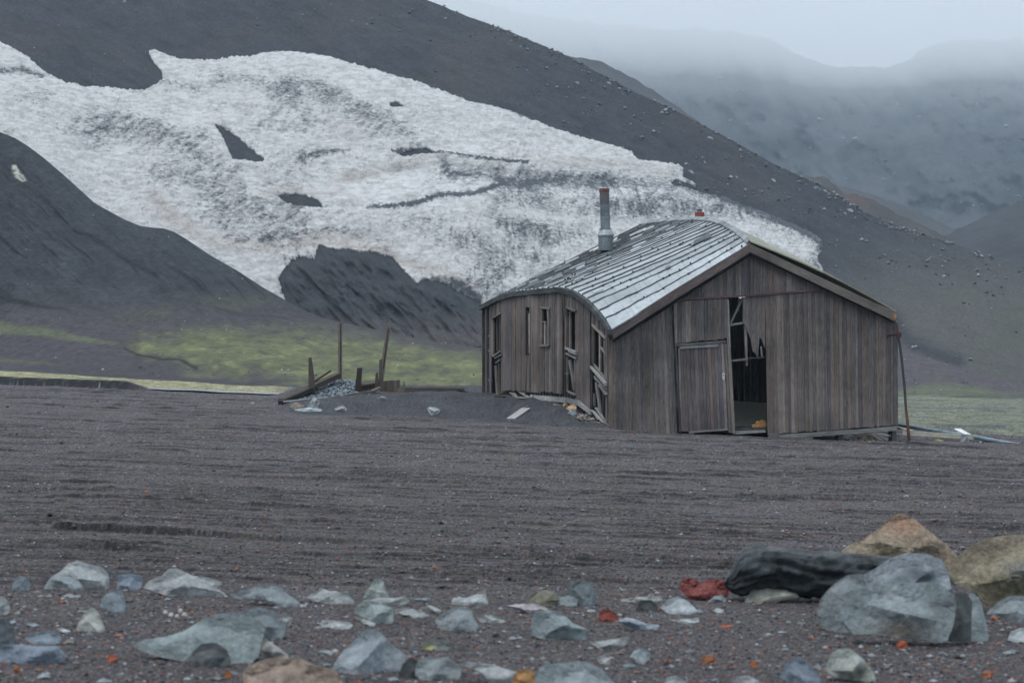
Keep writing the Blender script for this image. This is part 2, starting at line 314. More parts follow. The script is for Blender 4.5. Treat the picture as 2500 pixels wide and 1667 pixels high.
def ridged(x, y, s):
    return 1 - np.abs(fbm(x, y, 4, s)) * 2.6
def dispD(px, py, S, Y):
    fade = np.clip((1 - S) * 14, 0, 1)
    hm = sstep(-8, 30, sdf(px[::1], py, HUMP))
    r = (px - py * .9); t = (px + py * 1.1)
    dY = -hm * (2.2 + 2.6 * ridged(r * .022, t * .004, 3))
    dY = dY - fade * (2.4 * fbm((px - py * .55) * .006, (px * .6 + py) * .0022, 4, 44) + .55 * fbm((px - py * .55) * .03, (px * .6 + py) * .012, 3, 45))
    # broad swells of the snowfield
    dY = dY - fade * 2.2 * fbm(px * .0035, py * .012, 3, 51) * (px < 2000)
    return dY, 0.12 * fbm(px * .05, px * 0, 3, 2) * (S > .97)
def colD(px, py, S, Y):
    c = np.ones(px.shape + (3,)) * SLATE
    r = (px - py * 1.6)
    c = c * (1 + .22 * fbm(r * .01, (px + py) * .003, 4, 4) + .2 * fbm(px * .03, py * .05, 4, 5))[..., None]
    c = mixc(c, sstep(0, .5, fbm(px * .003, py * .005, 3, 6)) * (py < 500), (0.060, 0.055, 0.058), .6)
    c = c * (1 + .30 * fbm((px - py * 1.9) * .035, (px + py) * .008, 4, 9) + .16 * fbm(px * .11, py * .13, 2, 10))[..., None]
    c = mixc(c, sstep(.22, .5, fbm((px - py * 1.7) * .02, (px + py) * .005, 4, 13)), (0.026, 0.028, 0.032), .55)
    # warmer and paler lower right flank, with a faint moss bloom and a dark seep below the roof line
    c = mixc(c, sstep(520, 760, py) * sstep(1900, 2200, px), (0.090, 0.088, 0.086), .9)
    c = mixc(c, sstep(640, 800, py) * sstep(2150, 2400, px) * sstep(-.2, .4, fbm(px * .006, py * .012, 3, 8)), (0.088, 0.094, 0.068), .7)
    c = mixc(c, np.exp(-(pdist(px, py, [(2180, 770), (2215, 830), (2270, 860), (2340, 880)]) / 17) ** 2), (0.035, 0.037, 0.045), .85)
    hm = sstep(-4, 8, sdf(px, py, HUMP))
    rg = ridged((px - py * .9) * .045, (px + py) * .008, 7)
    c = mixc(c, hm * sstep(.45, -.1, rg), (0.020, 0.022, 0.026), .85)
    c = mixc(c, sstep(740, 830, py) * (px < 1400) * sstep(600, 900, px), (0.083, 0.077, 0.080), .9)
    c = mixc(c, (pdist(px, py, [(905, 745), (930, 765), (985, 798), (1010, 822)]) < 2.2) * 1., (0.02, 0.02, 0.024), .9)
    return c
main, PD, PXD, PYD = hill('hill', -400, 3000, 4, lambda x: crestE(x) + 45, YbD, crestD, YtD, 1.22, 300, M['slope'], colD, dispD)
tag(main, 'big dark scree hillside running down to the right behind the shed', 'hill', kind='structure')

# snow lying on that hillside: a sheet with its own thickness, over the same surface
dirt_lines = [([(1075, 405), (1100, 425), (1150, 430), (1200, 428), (1240, 445), (1300, 445), (1380, 442), (1450, 450), (1540, 447), (1640, 442), (1700, 470), (1780, 490)], 17, .5),
              ([(740, 400), (800, 380), (860, 372)], 9, .5), ([(960, 378), (1040, 368), (1100, 383), (1200, 400), (1290, 410)], 4, .9), ([(900, 508), (1000, 505), (1080, 478), (1150, 475), (1230, 450)], 6, .8),
              ([(690, 225), (760, 200), (850, 260), (900, 300), (1000, 305)], 34, .38), ([(540, 200), (640, 200)], 16, .3), ([(830, 190), (900, 200), (1000, 235)], 10, .45),
              ([(250, 310), (400, 320), (520, 400)], 55, .2), ([(1160, 600), (1230, 670), (1180, 710)], 40, .16), ([(600, 530), (450, 450), (700, 560)], 50, .25), ([(1250, 560), (1600, 500), (1900, 600)], 50, .28),
              ([(640, 588), (800, 570), (860, 575), (960, 565)], 10, .3), ([(1360, 300), (1500, 375)], 10, .5), ([(1740, 478), (1930, 550), (2005, 600)], 15, .6), ([(0, 180), (60, 178), (150, 205), (260, 245), (380, 280)], 6, .5), ([(385, 205), (480, 220)], 10, .3),
              ([(1040, 690), (1110, 700), (1170, 735)], 9, .6), ([(690, 600), (715, 735)], 5, .3), ([(1110, 215), (1290, 290)], 6, .5), ([(1380, 322), (1470, 352)], 5, .7)]
tan_lines = [([(380, 500), (430, 545), (520, 600), (700, 610), (760, 590), (880, 605), (950, 620)], 22, .55), ([(650, 490), (700, 465), (790, 480), (860, 440), (1080, 385)], 14, .4), ([(960, 640), (1060, 665), (1160, 720)], 14, .6), ([(830, 320), (880, 345)], 30, .25), ([(1180, 400), (1400, 405), (1640, 425)], 16, .3)]
sx = np.arange(-300, 2060, 2.7)
ci = (sx - PXD[0, 0]) / 4.0; ci0 = np.clip(ci.astype(int), 0, PXD.shape[1] - 2); cf = (ci - ci0)[None, :, None]
rows_f = np.arange(0.0, PXD.shape[0] - 2.0, 0.62); ri0 = rows_f.astype(int); rf = (rows_f - ri0)[:, None, None]
def samp(A):
    a = A[ri0][:, ci0] * (1 - rf) * (1 - cf) + A[ri0 + 1][:, ci0] * rf * (1 - cf) + A[ri0][:, ci0 + 1] * (1 - rf) * cf + A[ri0 + 1][:, ci0 + 1] * rf * cf
    return a
PS = samp(PD); spx = samp(PXD[..., None])[..., 0]; spy = HY - (PS[..., 2] - H) * F / PS[..., 1]
wx = spx + 4.5 * fbm(spx * .09, spy * .09, 3, 61); wy = spy + 6 * fbm(spx * .07, spy * .07, 4, 62) + 3 * fbm(spx * .25, spy * .25, 2, 63)
sd = sdf(wx, wy, SNOW)
for hpoly in HOLES: sd = np.minimum(sd, -sdf(wx, wy, hpoly))
nrm = np.array((-.15, -.5, .85))
thick = 0.06 + .42 * sstep(0, 16, sd) ** .6
# a melted-out scarp around the lens-shaped hole and the middle bench
bench = sstep(0, 10, spy - np.interp(spx, [700, 850, 950, 1080, 1250, 1500, 1640], [470, 440, 418, 400, 424, 440, 436]))
cups = .9 * fbm(spx * .006, spy * .022, 3, 74) + 0.34 * fbm(spx * .11, spy * .16, 3, 71) + 0.16 * fbm(spx * .3, spy * .3, 2, 72)
PSn = PS + nrm * np.maximum(.12, thick * (1 + 0) + cups * sstep(0, 8, sd) - 0.9 * bench * sstep(680, 800, spx) * (1 - sstep(1600, 1700, spx)) * np.exp(-np.maximum(spy - 440, 0) / 50) * sstep(0, 14, sd))[..., None]
dirt = np.zeros_like(spx)
for pts, wd, stg in dirt_lines: dirt = np.maximum(dirt, stg * np.exp(-(pdist(wx, wy, pts) / wd) ** 2))
dirt = np.clip(dirt + .17 + .36 * fbm(spx * .007, spy * .012, 3, 73), 0, 1)
dirt *= 1 - .8 * np.exp(-(pdist(spx, spy, [(640, 140), (760, 160), (900, 220), (1100, 290), (1300, 340), (1500, 400), (1640, 415)]) / 38) ** 2)
dirt *= 1 - .8 * np.exp(-(pdist(spx, spy, [(760, 460), (900, 470), (1000, 440), (1060, 405)]) / 22) ** 2)
dirt *= 1 - .7 * np.exp(-(pdist(spx, spy, [(0, 270), (150, 400), (330, 520), (520, 600), (660, 690)]) / 30) ** 2)
lowr = sstep(430, 480, spy) * sstep(950, 1150, spx)
dirt = np.clip(dirt + lowr * (.09 + .42 * fbm(spx * .10 + 6 * fbm(spx * .01, spy * .01, 2, 76), spy * .022, 3, 75)), 0, 1)
mid_ = (1 - lowr) * sstep(150, 330, spy)
dirt = np.clip(dirt + mid_ * .42 * fbm((spx + spy * 1.3) * .055, (spy - spx * .35) * .03, 4, 77), 0, 1)
for pts, wd in (([(-50, 200), (150, 215), (300, 250), (420, 300), (560, 300)], 16), ([(430, 150), (640, 150), (760, 170), (900, 230), (1050, 262)], 20), ([(1180, 300), (1350, 345), (1480, 372)], 16), ([(650, 340), (760, 360), (860, 350)], 14), ([(1250, 520), (1500, 560), (1800, 560), (1960, 620)], 22), ([(900, 560), (1000, 590), (1100, 650)], 18)):
    dirt *= 1 - .75 * np.exp(-(pdist(spx + 14 * fbm(spx * .02, spy * .02, 2, 79), spy + 12 * fbm(spx * .02, spy * .02, 2, 78), pts) / wd) ** 2)
dirt = np.maximum(dirt, .7 * (1 - sstep(0, 5, sd)))
tan = np.zeros_like(spx)
for pts, wd, stg in tan_lines: tan = np.maximum(tan, stg * np.exp(-(pdist(wx, wy, pts) / wd) ** 2))
Cs = np.stack([dirt, tan, np.zeros_like(dirt)], -1)
fc = grid_faces(*spx.shape); ok = (sd > 0).ravel(); keep = ok[fc].all(1); fc = fc[keep]
# skirt so the edge of the snow reaches down into the scree
used = np.zeros(len(ok), int); used[np.unique(fc)] = 1; remap = np.cumsum(used) - 1
idx = np.nonzero(used)[0]
Vt = PSn.reshape(-1, 3)[idx]; Cv = Cs.reshape(-1, 3)[idx]; fc = remap[fc]
ed = np.concatenate([fc[:, [0, 1]], fc[:, [1, 2]], fc[:, [2, 3]], fc[:, [3, 0]]]); key = np.sort(ed, 1); kk = key[:, 0].astype(np.int64) * 10000000 + key[:, 1]
u, inv, cnt = np.unique(kk, return_inverse=True, return_counts=True); be = ed[cnt[inv] == 1]
bv = np.unique(be); m2 = -np.ones(len(Vt), int); m2[bv] = len(Vt) + np.arange(len(bv))
Vt2 = np.concatenate([Vt, Vt[bv] - nrm * 1.6]); Cv2 = np.concatenate([Cv, Cv[bv]])
skf = np.stack([be[:, 1], be[:, 0], m2[be[:, 0]], m2[be[:, 1]]], 1)
def snow_mat():
    m = bpy.data.materials.new('old_snow'); m.use_nodes = True; t = m.node_tree; N = t.nodes.new; K = t.links.new
    b = t.nodes['Principled BSDF']; b.inputs['Roughness'].default_value = .8; b.inputs['Specular IOR Level'].default_value = .2
    a = N('ShaderNodeAttribute'); a.attribute_name = 'col'; sp = N('ShaderNodeSeparateColor'); K(a.outputs['Color'], sp.inputs[0])
    tc = N('ShaderNodeTexCoord')
    def noise(scale, stretch, det=7, rgh=.7, dist=0):
        mp = N('ShaderNodeMapping'); mp.inputs['Scale'].default_value = stretch; mp.inputs['Rotation'].default_value = (R(25), R(20), R(-20)); K(tc.outputs['Object'], mp.inputs[0])
        n = N('ShaderNodeTexNoise'); n.inputs['Scale'].default_value = scale; n.inputs['Detail'].default_value = det; n.inputs['Roughness'].default_value = rgh; n.inputs['Distortion'].default_value = dist
        K(mp.outputs[0], n.inputs[0]); return n.outputs[0]
    n1 = noise(2.0, (1.0, .4, 1.7), 8, .78, .5); n2 = noise(.22, (1, .5, 2.2), 4, .6, 1.0)
    def math_(op, x, y, clamp=False):
        q = N('ShaderNodeMath'); q.operation = op; q.use_clamp = clamp
        for i, v in enumerate((x, y)):
            if isinstance(v, (int, float)): q.inputs[i].default_value = v
            else: K(v, q.inputs[i])
        return q.outputs[0]
    # dirt shows where the ripple noise falls below a threshold that rises with the dirt attribute
    thr = math_('ADD', math_('MULTIPLY', sp.outputs[0], .46), math_('MULTIPLY', n2, .22))
    v = math_('MULTIPLY', math_('SUBTRACT', math_('ADD', thr, .285), n1), 4.6, True)
    n3 = noise(.9, (1.0, .3, 2.4), 5, .6, .3)
    r = N('ShaderNodeMixRGB'); r.inputs[1].default_value = (.84, .842, .84, 1); r.inputs[2].default_value = (.60, .53, .49, 1); K(sp.outputs[1], r.inputs[0])
    mg = N('ShaderNodeMapRange'); mg.inputs['From Min'].default_value = .38; mg.inputs['From Max'].default_value = .58; mg.inputs['To Min'].default_value = .74; mg.inputs['To Max'].default_value = 1.02; K(n3, mg.inputs['Value'])
    rg_ = N('ShaderNodeMixRGB'); rg_.blend_type = 'MULTIPLY'; rg_.inputs[0].default_value = 1; K(r.outputs[0], rg_.inputs[1]); K(mg.outputs[0], rg_.inputs[2])
    r2 = N('ShaderNodeMixRGB'); K(v, r2.inputs[0]); K(rg_.outputs[0], r2.inputs[1]); r2.inputs[2].default_value = (.10, .115, .135, 1)
    K(r2.outputs[0], b.inputs['Base Color'])
    bp = N('ShaderNodeBump'); bp.inputs['Distance'].default_value = 1.0; K(n1, bp.inputs['Height']); K(bp.outputs[0], b.inputs['Normal'])
    return m
M['snow'] = snow_mat()
snow = np_mesh('snow', Vt2, np.concatenate([fc, skf]), M['snow'], Cv2)
tag(snow, 'large dirty snowfield with dark ash ripples lying across the hillside', 'snow', kind='structure')

def dispE(px, py, S, Y):
    up = sstep(.25, .8, S) * np.clip((1 - S) * 9, 0, 1)
    r = px - py * 1.05; t = px + py
    dY = -up * (px < 1300) * (1.6 * fbm(r * .013, t * .002, 4, 81) + .5 * ridged(r * .045, t * .006, 82))
    low = np.clip(S * 5, 0, 1) * np.clip((1 - S) * 8, 0, 1)
    return dY * np.clip(S * 4, 0, 1), low * (.35 * fbm(px * .004, py * .02, 3, 83) + .1 * fbm(px * .02, py * .05, 3, 84))
def colE(px, py, S, Y):
    c = np.ones(px.shape + (3,)) * SLATE * 1.02
    r = px - py * 1.05; t = px + py
    c = c * (1 + .25 * fbm(r * .012, t * .0035, 4, 85) + .2 * fbm(px * .03, py * .06, 4, 86))[..., None]
    c = c * (1 + .3 * fbm(r * .04, t * .008, 4, 95) + .15 * fbm(px * .12, py * .14, 2, 96))[..., None]
    rg = ridged(r * .02, t * .0028, 87)
    c = mixc(c, sstep(.12, -.25, rg) * (py < 800) * (px < 800), (0.022, 0.024, 0.029), .9)
    c = mixc(c, sstep(680, 800, py) * (px < 1300), (0.080, 0.073, 0.080), .8)
    # moss: an upper thin bloom, then the bright green apron; each with its own ragged outline
    n = fbm(px * .006, py * .02, 4, 88); n2 = fbm(px * .018, py * .05, 4, 89)
    green = [(300, 848), (350, 822), (420, 815), (520, 800), (640, 797), (760, 808), (900, 815), (1040, 845), (1250, 880), (1400, 1100), (700, 1100), (760, 944), (640, 912), (470, 903), (420, 880), (350, 864)]
    gm = sstep(-26, 30, sdf(px + 30 * n2, py + 16 * n, green) + 20 * n2) * (1 - .55 * sstep(.0, .4, fbm(px * .02, py * .07, 4, 94)))
    thin = sstep(700, 760, py) * (1 - sstep(790, 830, py)) * (px < 700) * sstep(200, 500, px)
    c = mixc(c, thin * sstep(-.2, .5, n), (0.095, 0.102, 0.065), .75)
    band = [(-300, 770), (0, 785), (120, 800), (230, 828), (290, 838), (200, 838), (100, 815), (-300, 800)]
    c = mixc(c, sstep(-6, 6, sdf(px, py + 6 * n, band)), (0.125, 0.138, 0.085), .8)
    c = mixc(c, sstep(-5, 5, sdf(px, py + 5 * n, [(-300, 870), (0, 874), (170, 888), (0, 886), (-300, 885)])), (0.11, 0.12, 0.07), .7)
    gc = np.ones_like(c) * MOSS; gc = mixc(gc, sstep(-.1, .45, n2 + .3 * n), (0.20, 0.212, 0.105)); gc = mixc(gc, sstep(.0, .5, fbm(px * .01, py * .03, 4, 90)), (0.115, 0.12, 0.072), .9)
    upr = sstep(830, 800, py - (px - 600) * .07)
    gc = mixc(gc, upr, (0.105, 0.108, 0.08), .5)
    c = c * (1 - gm[..., None]) + gc * gm[..., None]
    c = mixc(c, np.exp(-(pdist(px, py, [(305, 850), (350, 866), (400, 876), (440, 882), (480, 900)]) / 3.5) ** 2), (0.02, 0.02, 0.024), .85)
    c = mixc(c, sstep(-4, 4, sdf(px, py + 3 * n, [(-300, 720), (0, 700), (35, 730), (95, 742), (170, 758), (95, 750), (20, 742), (-300, 770)])), (0.026, 0.027, 0.032), .85)
    c = mixc(c, np.exp(-(pdist(px + 8 * n2, py + 5 * n, [(185, 562), (235, 580), (290, 625), (350, 655), (385, 672)]) / 5.5) ** 2), (0.022, 0.024, 0.028), .9)
    c = mixc(c, np.exp(-(pdist(px + 6 * n2, py, [(225, 520), (260, 560), (300, 590), (320, 615), (345, 610)]) / 2.2) ** 2), (0.03, 0.032, 0.036), .8)
    c = mixc(c, np.exp(-(pdist(px + 6 * n2, py + 3 * n, [(400, 720), (470, 738), (560, 757), (700, 775)]) / 2.4) ** 2), (0.04, 0.041, 0.045), .7)
    patch = [(28, 402), (40, 400), (47, 415), (58, 425), (66, 438), (55, 443), (38, 432), (28, 425)]
    c = mixc(c, sstep(-1, 3, sdf(px, py, patch)) * sstep(-.5, .1, fbm(px * .12, py * .12, 3, 91)), (0.5, 0.5, 0.44), .9)
    # right-hand side: purple ash then green knolls
    rt = sstep(1900, 2150, px)
    cr = np.ones_like(c) * np.array((0.090, 0.080, 0.092)); cr = mixc(cr, sstep(-.1, .5, n2), (0.105, 0.10, 0.09), .7)
    kn = [(2150, 955), (2210, 950), (2254, 938), (2324, 934), (2400, 945), (2500, 960), (2900, 980), (2900, 1100), (2150, 1100)]
    cr = mixc(cr, sstep(-8, 10, sdf(px, py + 6 * n, kn)), (0.125, 0.135, 0.095)); cr = mixc(cr, sstep(945, 985, py) * sstep(.0, .3, fbm(px * .004, py * .08, 3, 92)), (0.07, 0.075, 0.082), .9)
    c = c * (1 - rt[..., None]) + cr * rt[..., None]
    c = c * (1 + .22 * fbm(px * .05, py * .12, 3, 93))[..., None]
    return c
foot, PE, PXE, PYE = hill('foothill', -400, 3000, 4, ybE, YbE_px, crestE, YtE, 1.9, 240, M['slope'], colE, dispE, backs=((3, -1.5), (10, -8)), prow=.8)
tag(foot, 'dark ash hill at the left with bright moss at its foot', 'hill', kind='structure')

# ---- the mountain behind, its saddle and spurs
crestA = curve([(1000, -40), (1300, 40), (1500, 62), (1700, 72), (1800, 80), (1870, 93), (1905, 108), (1930, 130), (1975, 148), (2030, 162), (2100, 167), (2180, 160), (2222, 150), (2240, 126), (2270, 112), (2330, 100), (2500, 96), (2700, 70), (3200, 40)])
def dispA(px, py, S, Y):
    f = np.clip(S * 5, 0, 1)
    return -f * (34 * fbm(px * .0035, py * .006, 4, 101) + 22 * ridged(px * .008 - py * .004, py * .006, 102) + 7 * fbm(px * .03, py * .03, 3, 112)) * np.clip((1 - S) * 6 + .12, 0, 1), 2.6 * fbm(px * .035, px * 0, 4, 103) * (S > .985)
def colA(px, py, S, Y):
    c = np.ones(px.shape + (3,)) * np.array((0.074, 0.073, 0.080))
    c = c * (1 + .35 * fbm(px * .006, py * .009, 5, 104) + .25 * fbm(px * .03, py * .04, 4, 105))[..., None]
    c = mixc(c, sstep(.1, .4, fbm(px * .007, py * .01, 4, 106)), (0.045, 0.050, 0.058), .8)
    c = mixc(c, sstep(.3, -.1, ridged((px + py * .9) * .010, (px - py) * .003, 108)) * (px > 2100), (0.045, 0.052, 0.06), .6)
    c = mixc(c, sstep(.25, -.2, ridged((px * .45 - py) * .014, (px + py) * .003, 109)) * (px < 2150), (0.05, 0.052, 0.06), .6)
    for (bx, by, br) in ((1790, 245, 26), (2245, 230, 24), (2300, 255, 30), (2390, 300, 50), (2430, 290, 40), (1850, 400, 30)):
        c = mixc(c, np.exp(-((px - bx) / br) ** 2 - ((py - by) / (br * .55)) ** 2) * sstep(-.4, .3, fbm(px * .04, py * .06, 3, 107)), (0.03, 0.04, 0.05), .8)
    c = mixc(c, sstep(.1, .5, fbm(px * .05, py * .07, 3, 111)) * (py > 380) * (px > 2200), (0.12, 0.13, 0.14), .6)
    c = mixc(c, np.exp(-((px - 2470) / 90) ** 2 - ((py - 560) / 200) ** 2), (0.04, 0.044, 0.05), .6)
    return c
mt, PA, PXA, PYA = hill('mountain', 900, 3300, 6, curve([(900, 800), (3300, 800)]), curve([(900, 620), (3300, 640)]), crestA, curve([(900, 1050), (3300, 1100)]), 1.15, 170, M['far'], colA, dispA, backs=((60, -30), (300, -150)))
tag(mt, 'far mountain with a saddle fading into low cloud', 'mountain', kind='structure')
def spur(name, label, pts, Y0, Y1, c0, seed):
    cr = curve(pts); x0, x1 = pts[0][0], pts[-1][0]
    def dsp(px, py, S, Y): return -(9 * fbm(px * .008, py * .012, 4, seed)) * np.clip((1 - S) * 6, 0, 1), .8 * fbm(px * .04, px * 0, 3, seed) * (S > .98)
    def cl(px, py, S, Y):
        c = np.ones(px.shape + (3,)) * np.array(c0) * (1 + .3 * fbm(px * .01, py * .016, 5, seed + 1))[..., None]
        if seed == 120: c = mixc(c, np.exp(-((px - 2075) / 40) ** 2 - ((py - 490) / 14) ** 2), (.12, .055, .05), .6)
        return c
    o, P, _, _ = hill(name, x0, x1, 6, curve([(x0, 800), (x1, 800)]), curve([(x0, Y0), (x1, Y0)]), cr, curve([(x0, Y1), (x1, Y1)]), 1.1, 90, M['far'], cl, dsp, backs=((15, -8), (60, -50)))
    tag(o, label, 'hill', kind='structure'); return P
spur('hill', 'hazy spur falling from the far mountain', [(1250, 118), (1340, 132), (1390, 138), (1440, 144), (1480, 156), (1540, 188), (1640, 250), (1760, 340), (1900, 428), (2050, 452), (2200, 500), (2400, 590), (2700, 720)], 420, 640, (0.075, 0.071, 0.072), 110)
spur('hill', 'low dark ridge in the valley behind the big slope', [(1850, 420), (1950, 428), (2010, 432), (2060, 470), (2130, 486), (2190, 522), (2280, 560), (2400, 640), (2600, 700)], 330, 470, (0.068, 0.062, 0.060), 120)
spur('hill', 'dark bluish gully side at the right edge', [(2180, 640), (2300, 580), (2400, 530), (2470, 500), (2520, 480), (2700, 420)], 340, 520, (0.055, 0.057, 0.062), 130)

# ---- air: thin even haze over everything, thicker fog under the cloud base around the summit
def vol_box(name, label, x, y, z, dens, colr, aniso=0.0):
    vs = [(a, b, c) for c in z for b in y for a in x]
    o = np_mesh(name, vs, [(0, 2, 3, 1), (4, 5, 7, 6), (0, 1, 5, 4), (2, 6, 7, 3), (0, 4, 6, 2), (1, 3, 7, 5)], M['ash'], smooth=False)
    m = bpy.data.materials.new(name); m.use_nodes = True; t = m.node_tree; t.nodes.clear()
    ou = t.nodes.new('ShaderNodeOutputMaterial'); v = t.nodes.new('ShaderNodeVolumePrincipled')
    v.inputs['Color'].default_value = (*colr, 1); v.inputs['Density'].default_value = dens; v.inputs['Anisotropy'].default_value = aniso
    t.links.new(v.outputs[0], ou.inputs['Volume']); o.data.materials[0] = m
    tag(o, label, 'haze', kind='stuff'); return o
vol_box('haze', 'thin blue haze in the valley air', (-1450, 1850), (-210, 1560), (-7, 260), 0.0002, (0.70, 0.86, 1.0))
vol_box('haze', 'mist in the valley behind the big slope', (-300, 1500), (400, 1500), (-5.5, 200), 0.00026, (0.66, 0.83, 1.0))
vol_box('haze', 'low cloud hiding the mountain top', (-290, 1490), (560, 1490), (96, 182), 0.0007, (0.97, 0.99, 1.0))
vol_box('haze', 'thicker low cloud about the ridge', (-285, 1485), (570, 1485), (118, 181), 0.0016, (1.0, 1.0, 1.0))
vol_box('haze', 'densest part of the low cloud on the summit', (-280, 1480), (580, 1480), (138, 180), 0.0062, (1.0, 1.0, 1.0))
# ================================================================== PIECES
rnd = random.Random(11)
class MB:
    """collects solid pieces; build() links them as one mesh object with colours and grain UVs"""
    def __init__(s): s.v = []; s.f = []; s.c = []; s.uv = []
    def poly(s, pts, uvs, c):
        n = len(s.v); s.v += [tuple(p) for p in pts]; s.f.append(tuple(range(n, n + len(pts)))); s.c += [tuple(c)] * len(pts); s.uv += uvs
    def prism(s, front, thick, c, axis=None, jit=0.0):
        """front: 3-D polygon; thick: vector from front to back"""
        c = np.array(c) * (1 + jit * (rnd.random() * 2 - 1)) ; c = np.clip(c, 0, 1)
        front = [Vector(p) for p in front]; thick = Vector(thick); back = [p + thick for p in front]
        if axis is None: axis = max(((front[(i + 1) % len(front)] - front[i]) for i in range(len(front))), key=lambda e: e.length)
        ax = Vector(axis).normalized(); lat = ax.cross(thick.normalized()).normalized(); o = rnd.random() * 50; o2 = rnd.random() * 9; tn = thick.normalized()
        U = lambda p: (p.dot(ax) + o2, p.dot(lat) + p.dot(tn) * .7 + o)
        s.poly(front, [U(p) for p in front], c); s.poly(back[::-1], [U(p) for p in back[::-1]], c)
        n = len(front)
        for i in range(n):
            j = (i + 1) % n; q = [front[j], front[i], back[i], back[j]]; s.poly(q, [U(p) for p in q], c)
    def beam(s, a, b, w, h, c, up=(0, 0, 1), jit=0.1, taper=1.0):
        """square beam from a to b, w across, h along up"""
        a, b = Vector(a), Vector(b); d = (b - a).normalized(); sd_ = d.cross(Vector(up)); sd_ = sd_.normalized() if sd_.length > 1e-4 else Vector((1, 0, 0)); u = sd_.cross(d).normalized()
        A = [a + sd_ * (w / 2 * i) + u * (h / 2 * j) for i, j in ((-1, -1), (1, -1), (1, 1), (-1, 1))]
        B = [b + (sd_ * (w / 2 * i) + u * (h / 2 * j)) * taper for i, j in ((-1, -1), (1, -1), (1, 1), (-1, 1))]
        c = np.clip(np.array(c) * (1 + jit * (rnd.random() * 2 - 1)), 0, 1); o = rnd.random() * 50; Ln = (b - a).length
        s.poly(A[::-1], [(0, o + k * .1) for k in range(4)], c); s.poly(B, [(Ln, o + k * .1) for k in range(4)], c)
        for k in range(4):
            j = (k + 1) % 4; s.poly([A[k], A[j], B[j], B[k]], [(0, o + k * w), (0, o + k * w + w), (Ln, o + k * w + w), (Ln, o + k * w)], c)
    def tube(s, pts, rads, c, n=12, cap=True):
        pts = [Vector(p) for p in pts]; rings = []
        for i, p in enumerate(pts):
            d = (pts[min(i + 1, len(pts) - 1)] - pts[max(i - 1, 0)]).normalized(); a = d.orthogonal().normalized(); b = d.cross(a)
            rr_ = rads[i] if hasattr(rads, '__len__') else rads
            rings.append([p + (a * math.cos(t) + b * math.sin(t)) * rr_ for t in [k * 2 * math.pi / n for k in range(n)]])
        cc = c if hasattr(c[0], '__len__') else [c] * (len(pts) - 1)
        for i in range(len(rings) - 1):
            for k in range(n):
                j = (k + 1) % n; q = [rings[i][k], rings[i][j], rings[i + 1][j], rings[i + 1][k]]; s.poly(q, [(i, k * .1), (i, j * .1), (i + 1, j * .1), (i + 1, k * .1)], cc[i])
        if cap: s.poly(rings[0][::-1], [(0, 0)] * n, cc[0]); s.poly(rings[-1], [(0, 0)] * n, cc[-1])
    def build(s, name, mat, parent=None, origin=None, label=None, smooth=False):
        o0 = Vector(origin) if origin is not None else Vector((0, 0, 0)); 
        if parent is not None: o0 = Vector((0, 0, 0))
        off = parent_origin(parent) if parent is not None else o0
        me = bpy.data.meshes.new(name); me.from_pydata([tuple(Vector(p) - off) for p in s.v], [], s.f)
        a = me.color_attributes.new('col', 'FLOAT_COLOR', 'POINT'); a.data.foreach_set('color', np.concatenate([np.array(s.c, np.float32), np.ones((len(s.c), 1), np.float32)], 1).ravel())
        uvl = me.uv_layers.new(name='UVMap'); uvl.data.foreach_set('uv', np.array(s.uv, np.float32).ravel())
        if smooth: me.polygons.foreach_set('use_smooth', [True] * len(me.polygons))
        me.materials.append(mat); me.update()
        o = bpy.data.objects.new(name, me); col.objects.link(o)
        if parent is not None: o.parent = parent
        else: o.location = o0
        if label: o['label'] = label
        return o
_org = {}
def parent_origin(p):
    v = Vector((0, 0, 0))
    while p is not None: v = v + Vector(p.location); p = p.parent
    return v
def empty(name, loc, label, cat, group=None):
    o = bpy.data.objects.new(name, None); o.location = loc; o.empty_display_size = .3; col.objects.link(o); tag(o, label, cat, group); return o

# ================================================================== THE SHED
WOOD = np.array((0.112, 0.098, 0.093)); WOODL = np.array((0.20, 0.172, 0.155)); WOODD = np.array((0.042, 0.037, 0.037)); GREYW = np.array((0.21, 0.21, 0.205))
A0 = Vector(((1487 - CX) / F * 50, 50, 0)); B0 = Vector(((2192 - CX) / F * 52.5, 52.5, 0))
wdir = (B0 - A0).normalized(); wn = Vector((wdir.y, -wdir.x, 0))     # outward, towards the eye
def W(px, py, off=0.0):
    """point on the front wall plane (moved off metres outwards) seen at this photo pixel"""
    o = Vector((0, 0, H)); d = Vector(((px - CX) / F, 1, (HY - py) / F)); p0 = A0 + wn * off
    return o + d * ((p0 - o).dot(wn) / d.dot(wn))
shed = empty('wooden_shed', (4.8, 54, .2), 'derelict sagging timber shed with weathered plank walls and pale slate roof', 'shed')
rakeL = curve([(1487, 832), (1650, 733), (1832, 619)]); rakeR = curve([(1832, 619), (2184, 786), (2200, 793)])
rake = lambda x: rakeL(x) if x < 1832 else rakeR(x)
string_y = curve([(1640, 732), (1700, 729), (1814, 723), (2012, 708)])
bot = curve([(1484, 1056), (1600, 1060), (1660, 1060), (1860, 1064), (1875, 1060), (1960, 1053), (2080, 1045), (2193, 1037)])
def woodc(x=0, y=0):
    t = rnd.random(); c = WOOD * (0.8 + .45 * rnd.random())
    if t < .12: c = c * np.array((.78, .80, .92))
    elif t < .34: c = c * np.array((1.14, 1.02, .94))
    elif t > .88: c = WOODL * rnd.uniform(.75, 1)
    return c
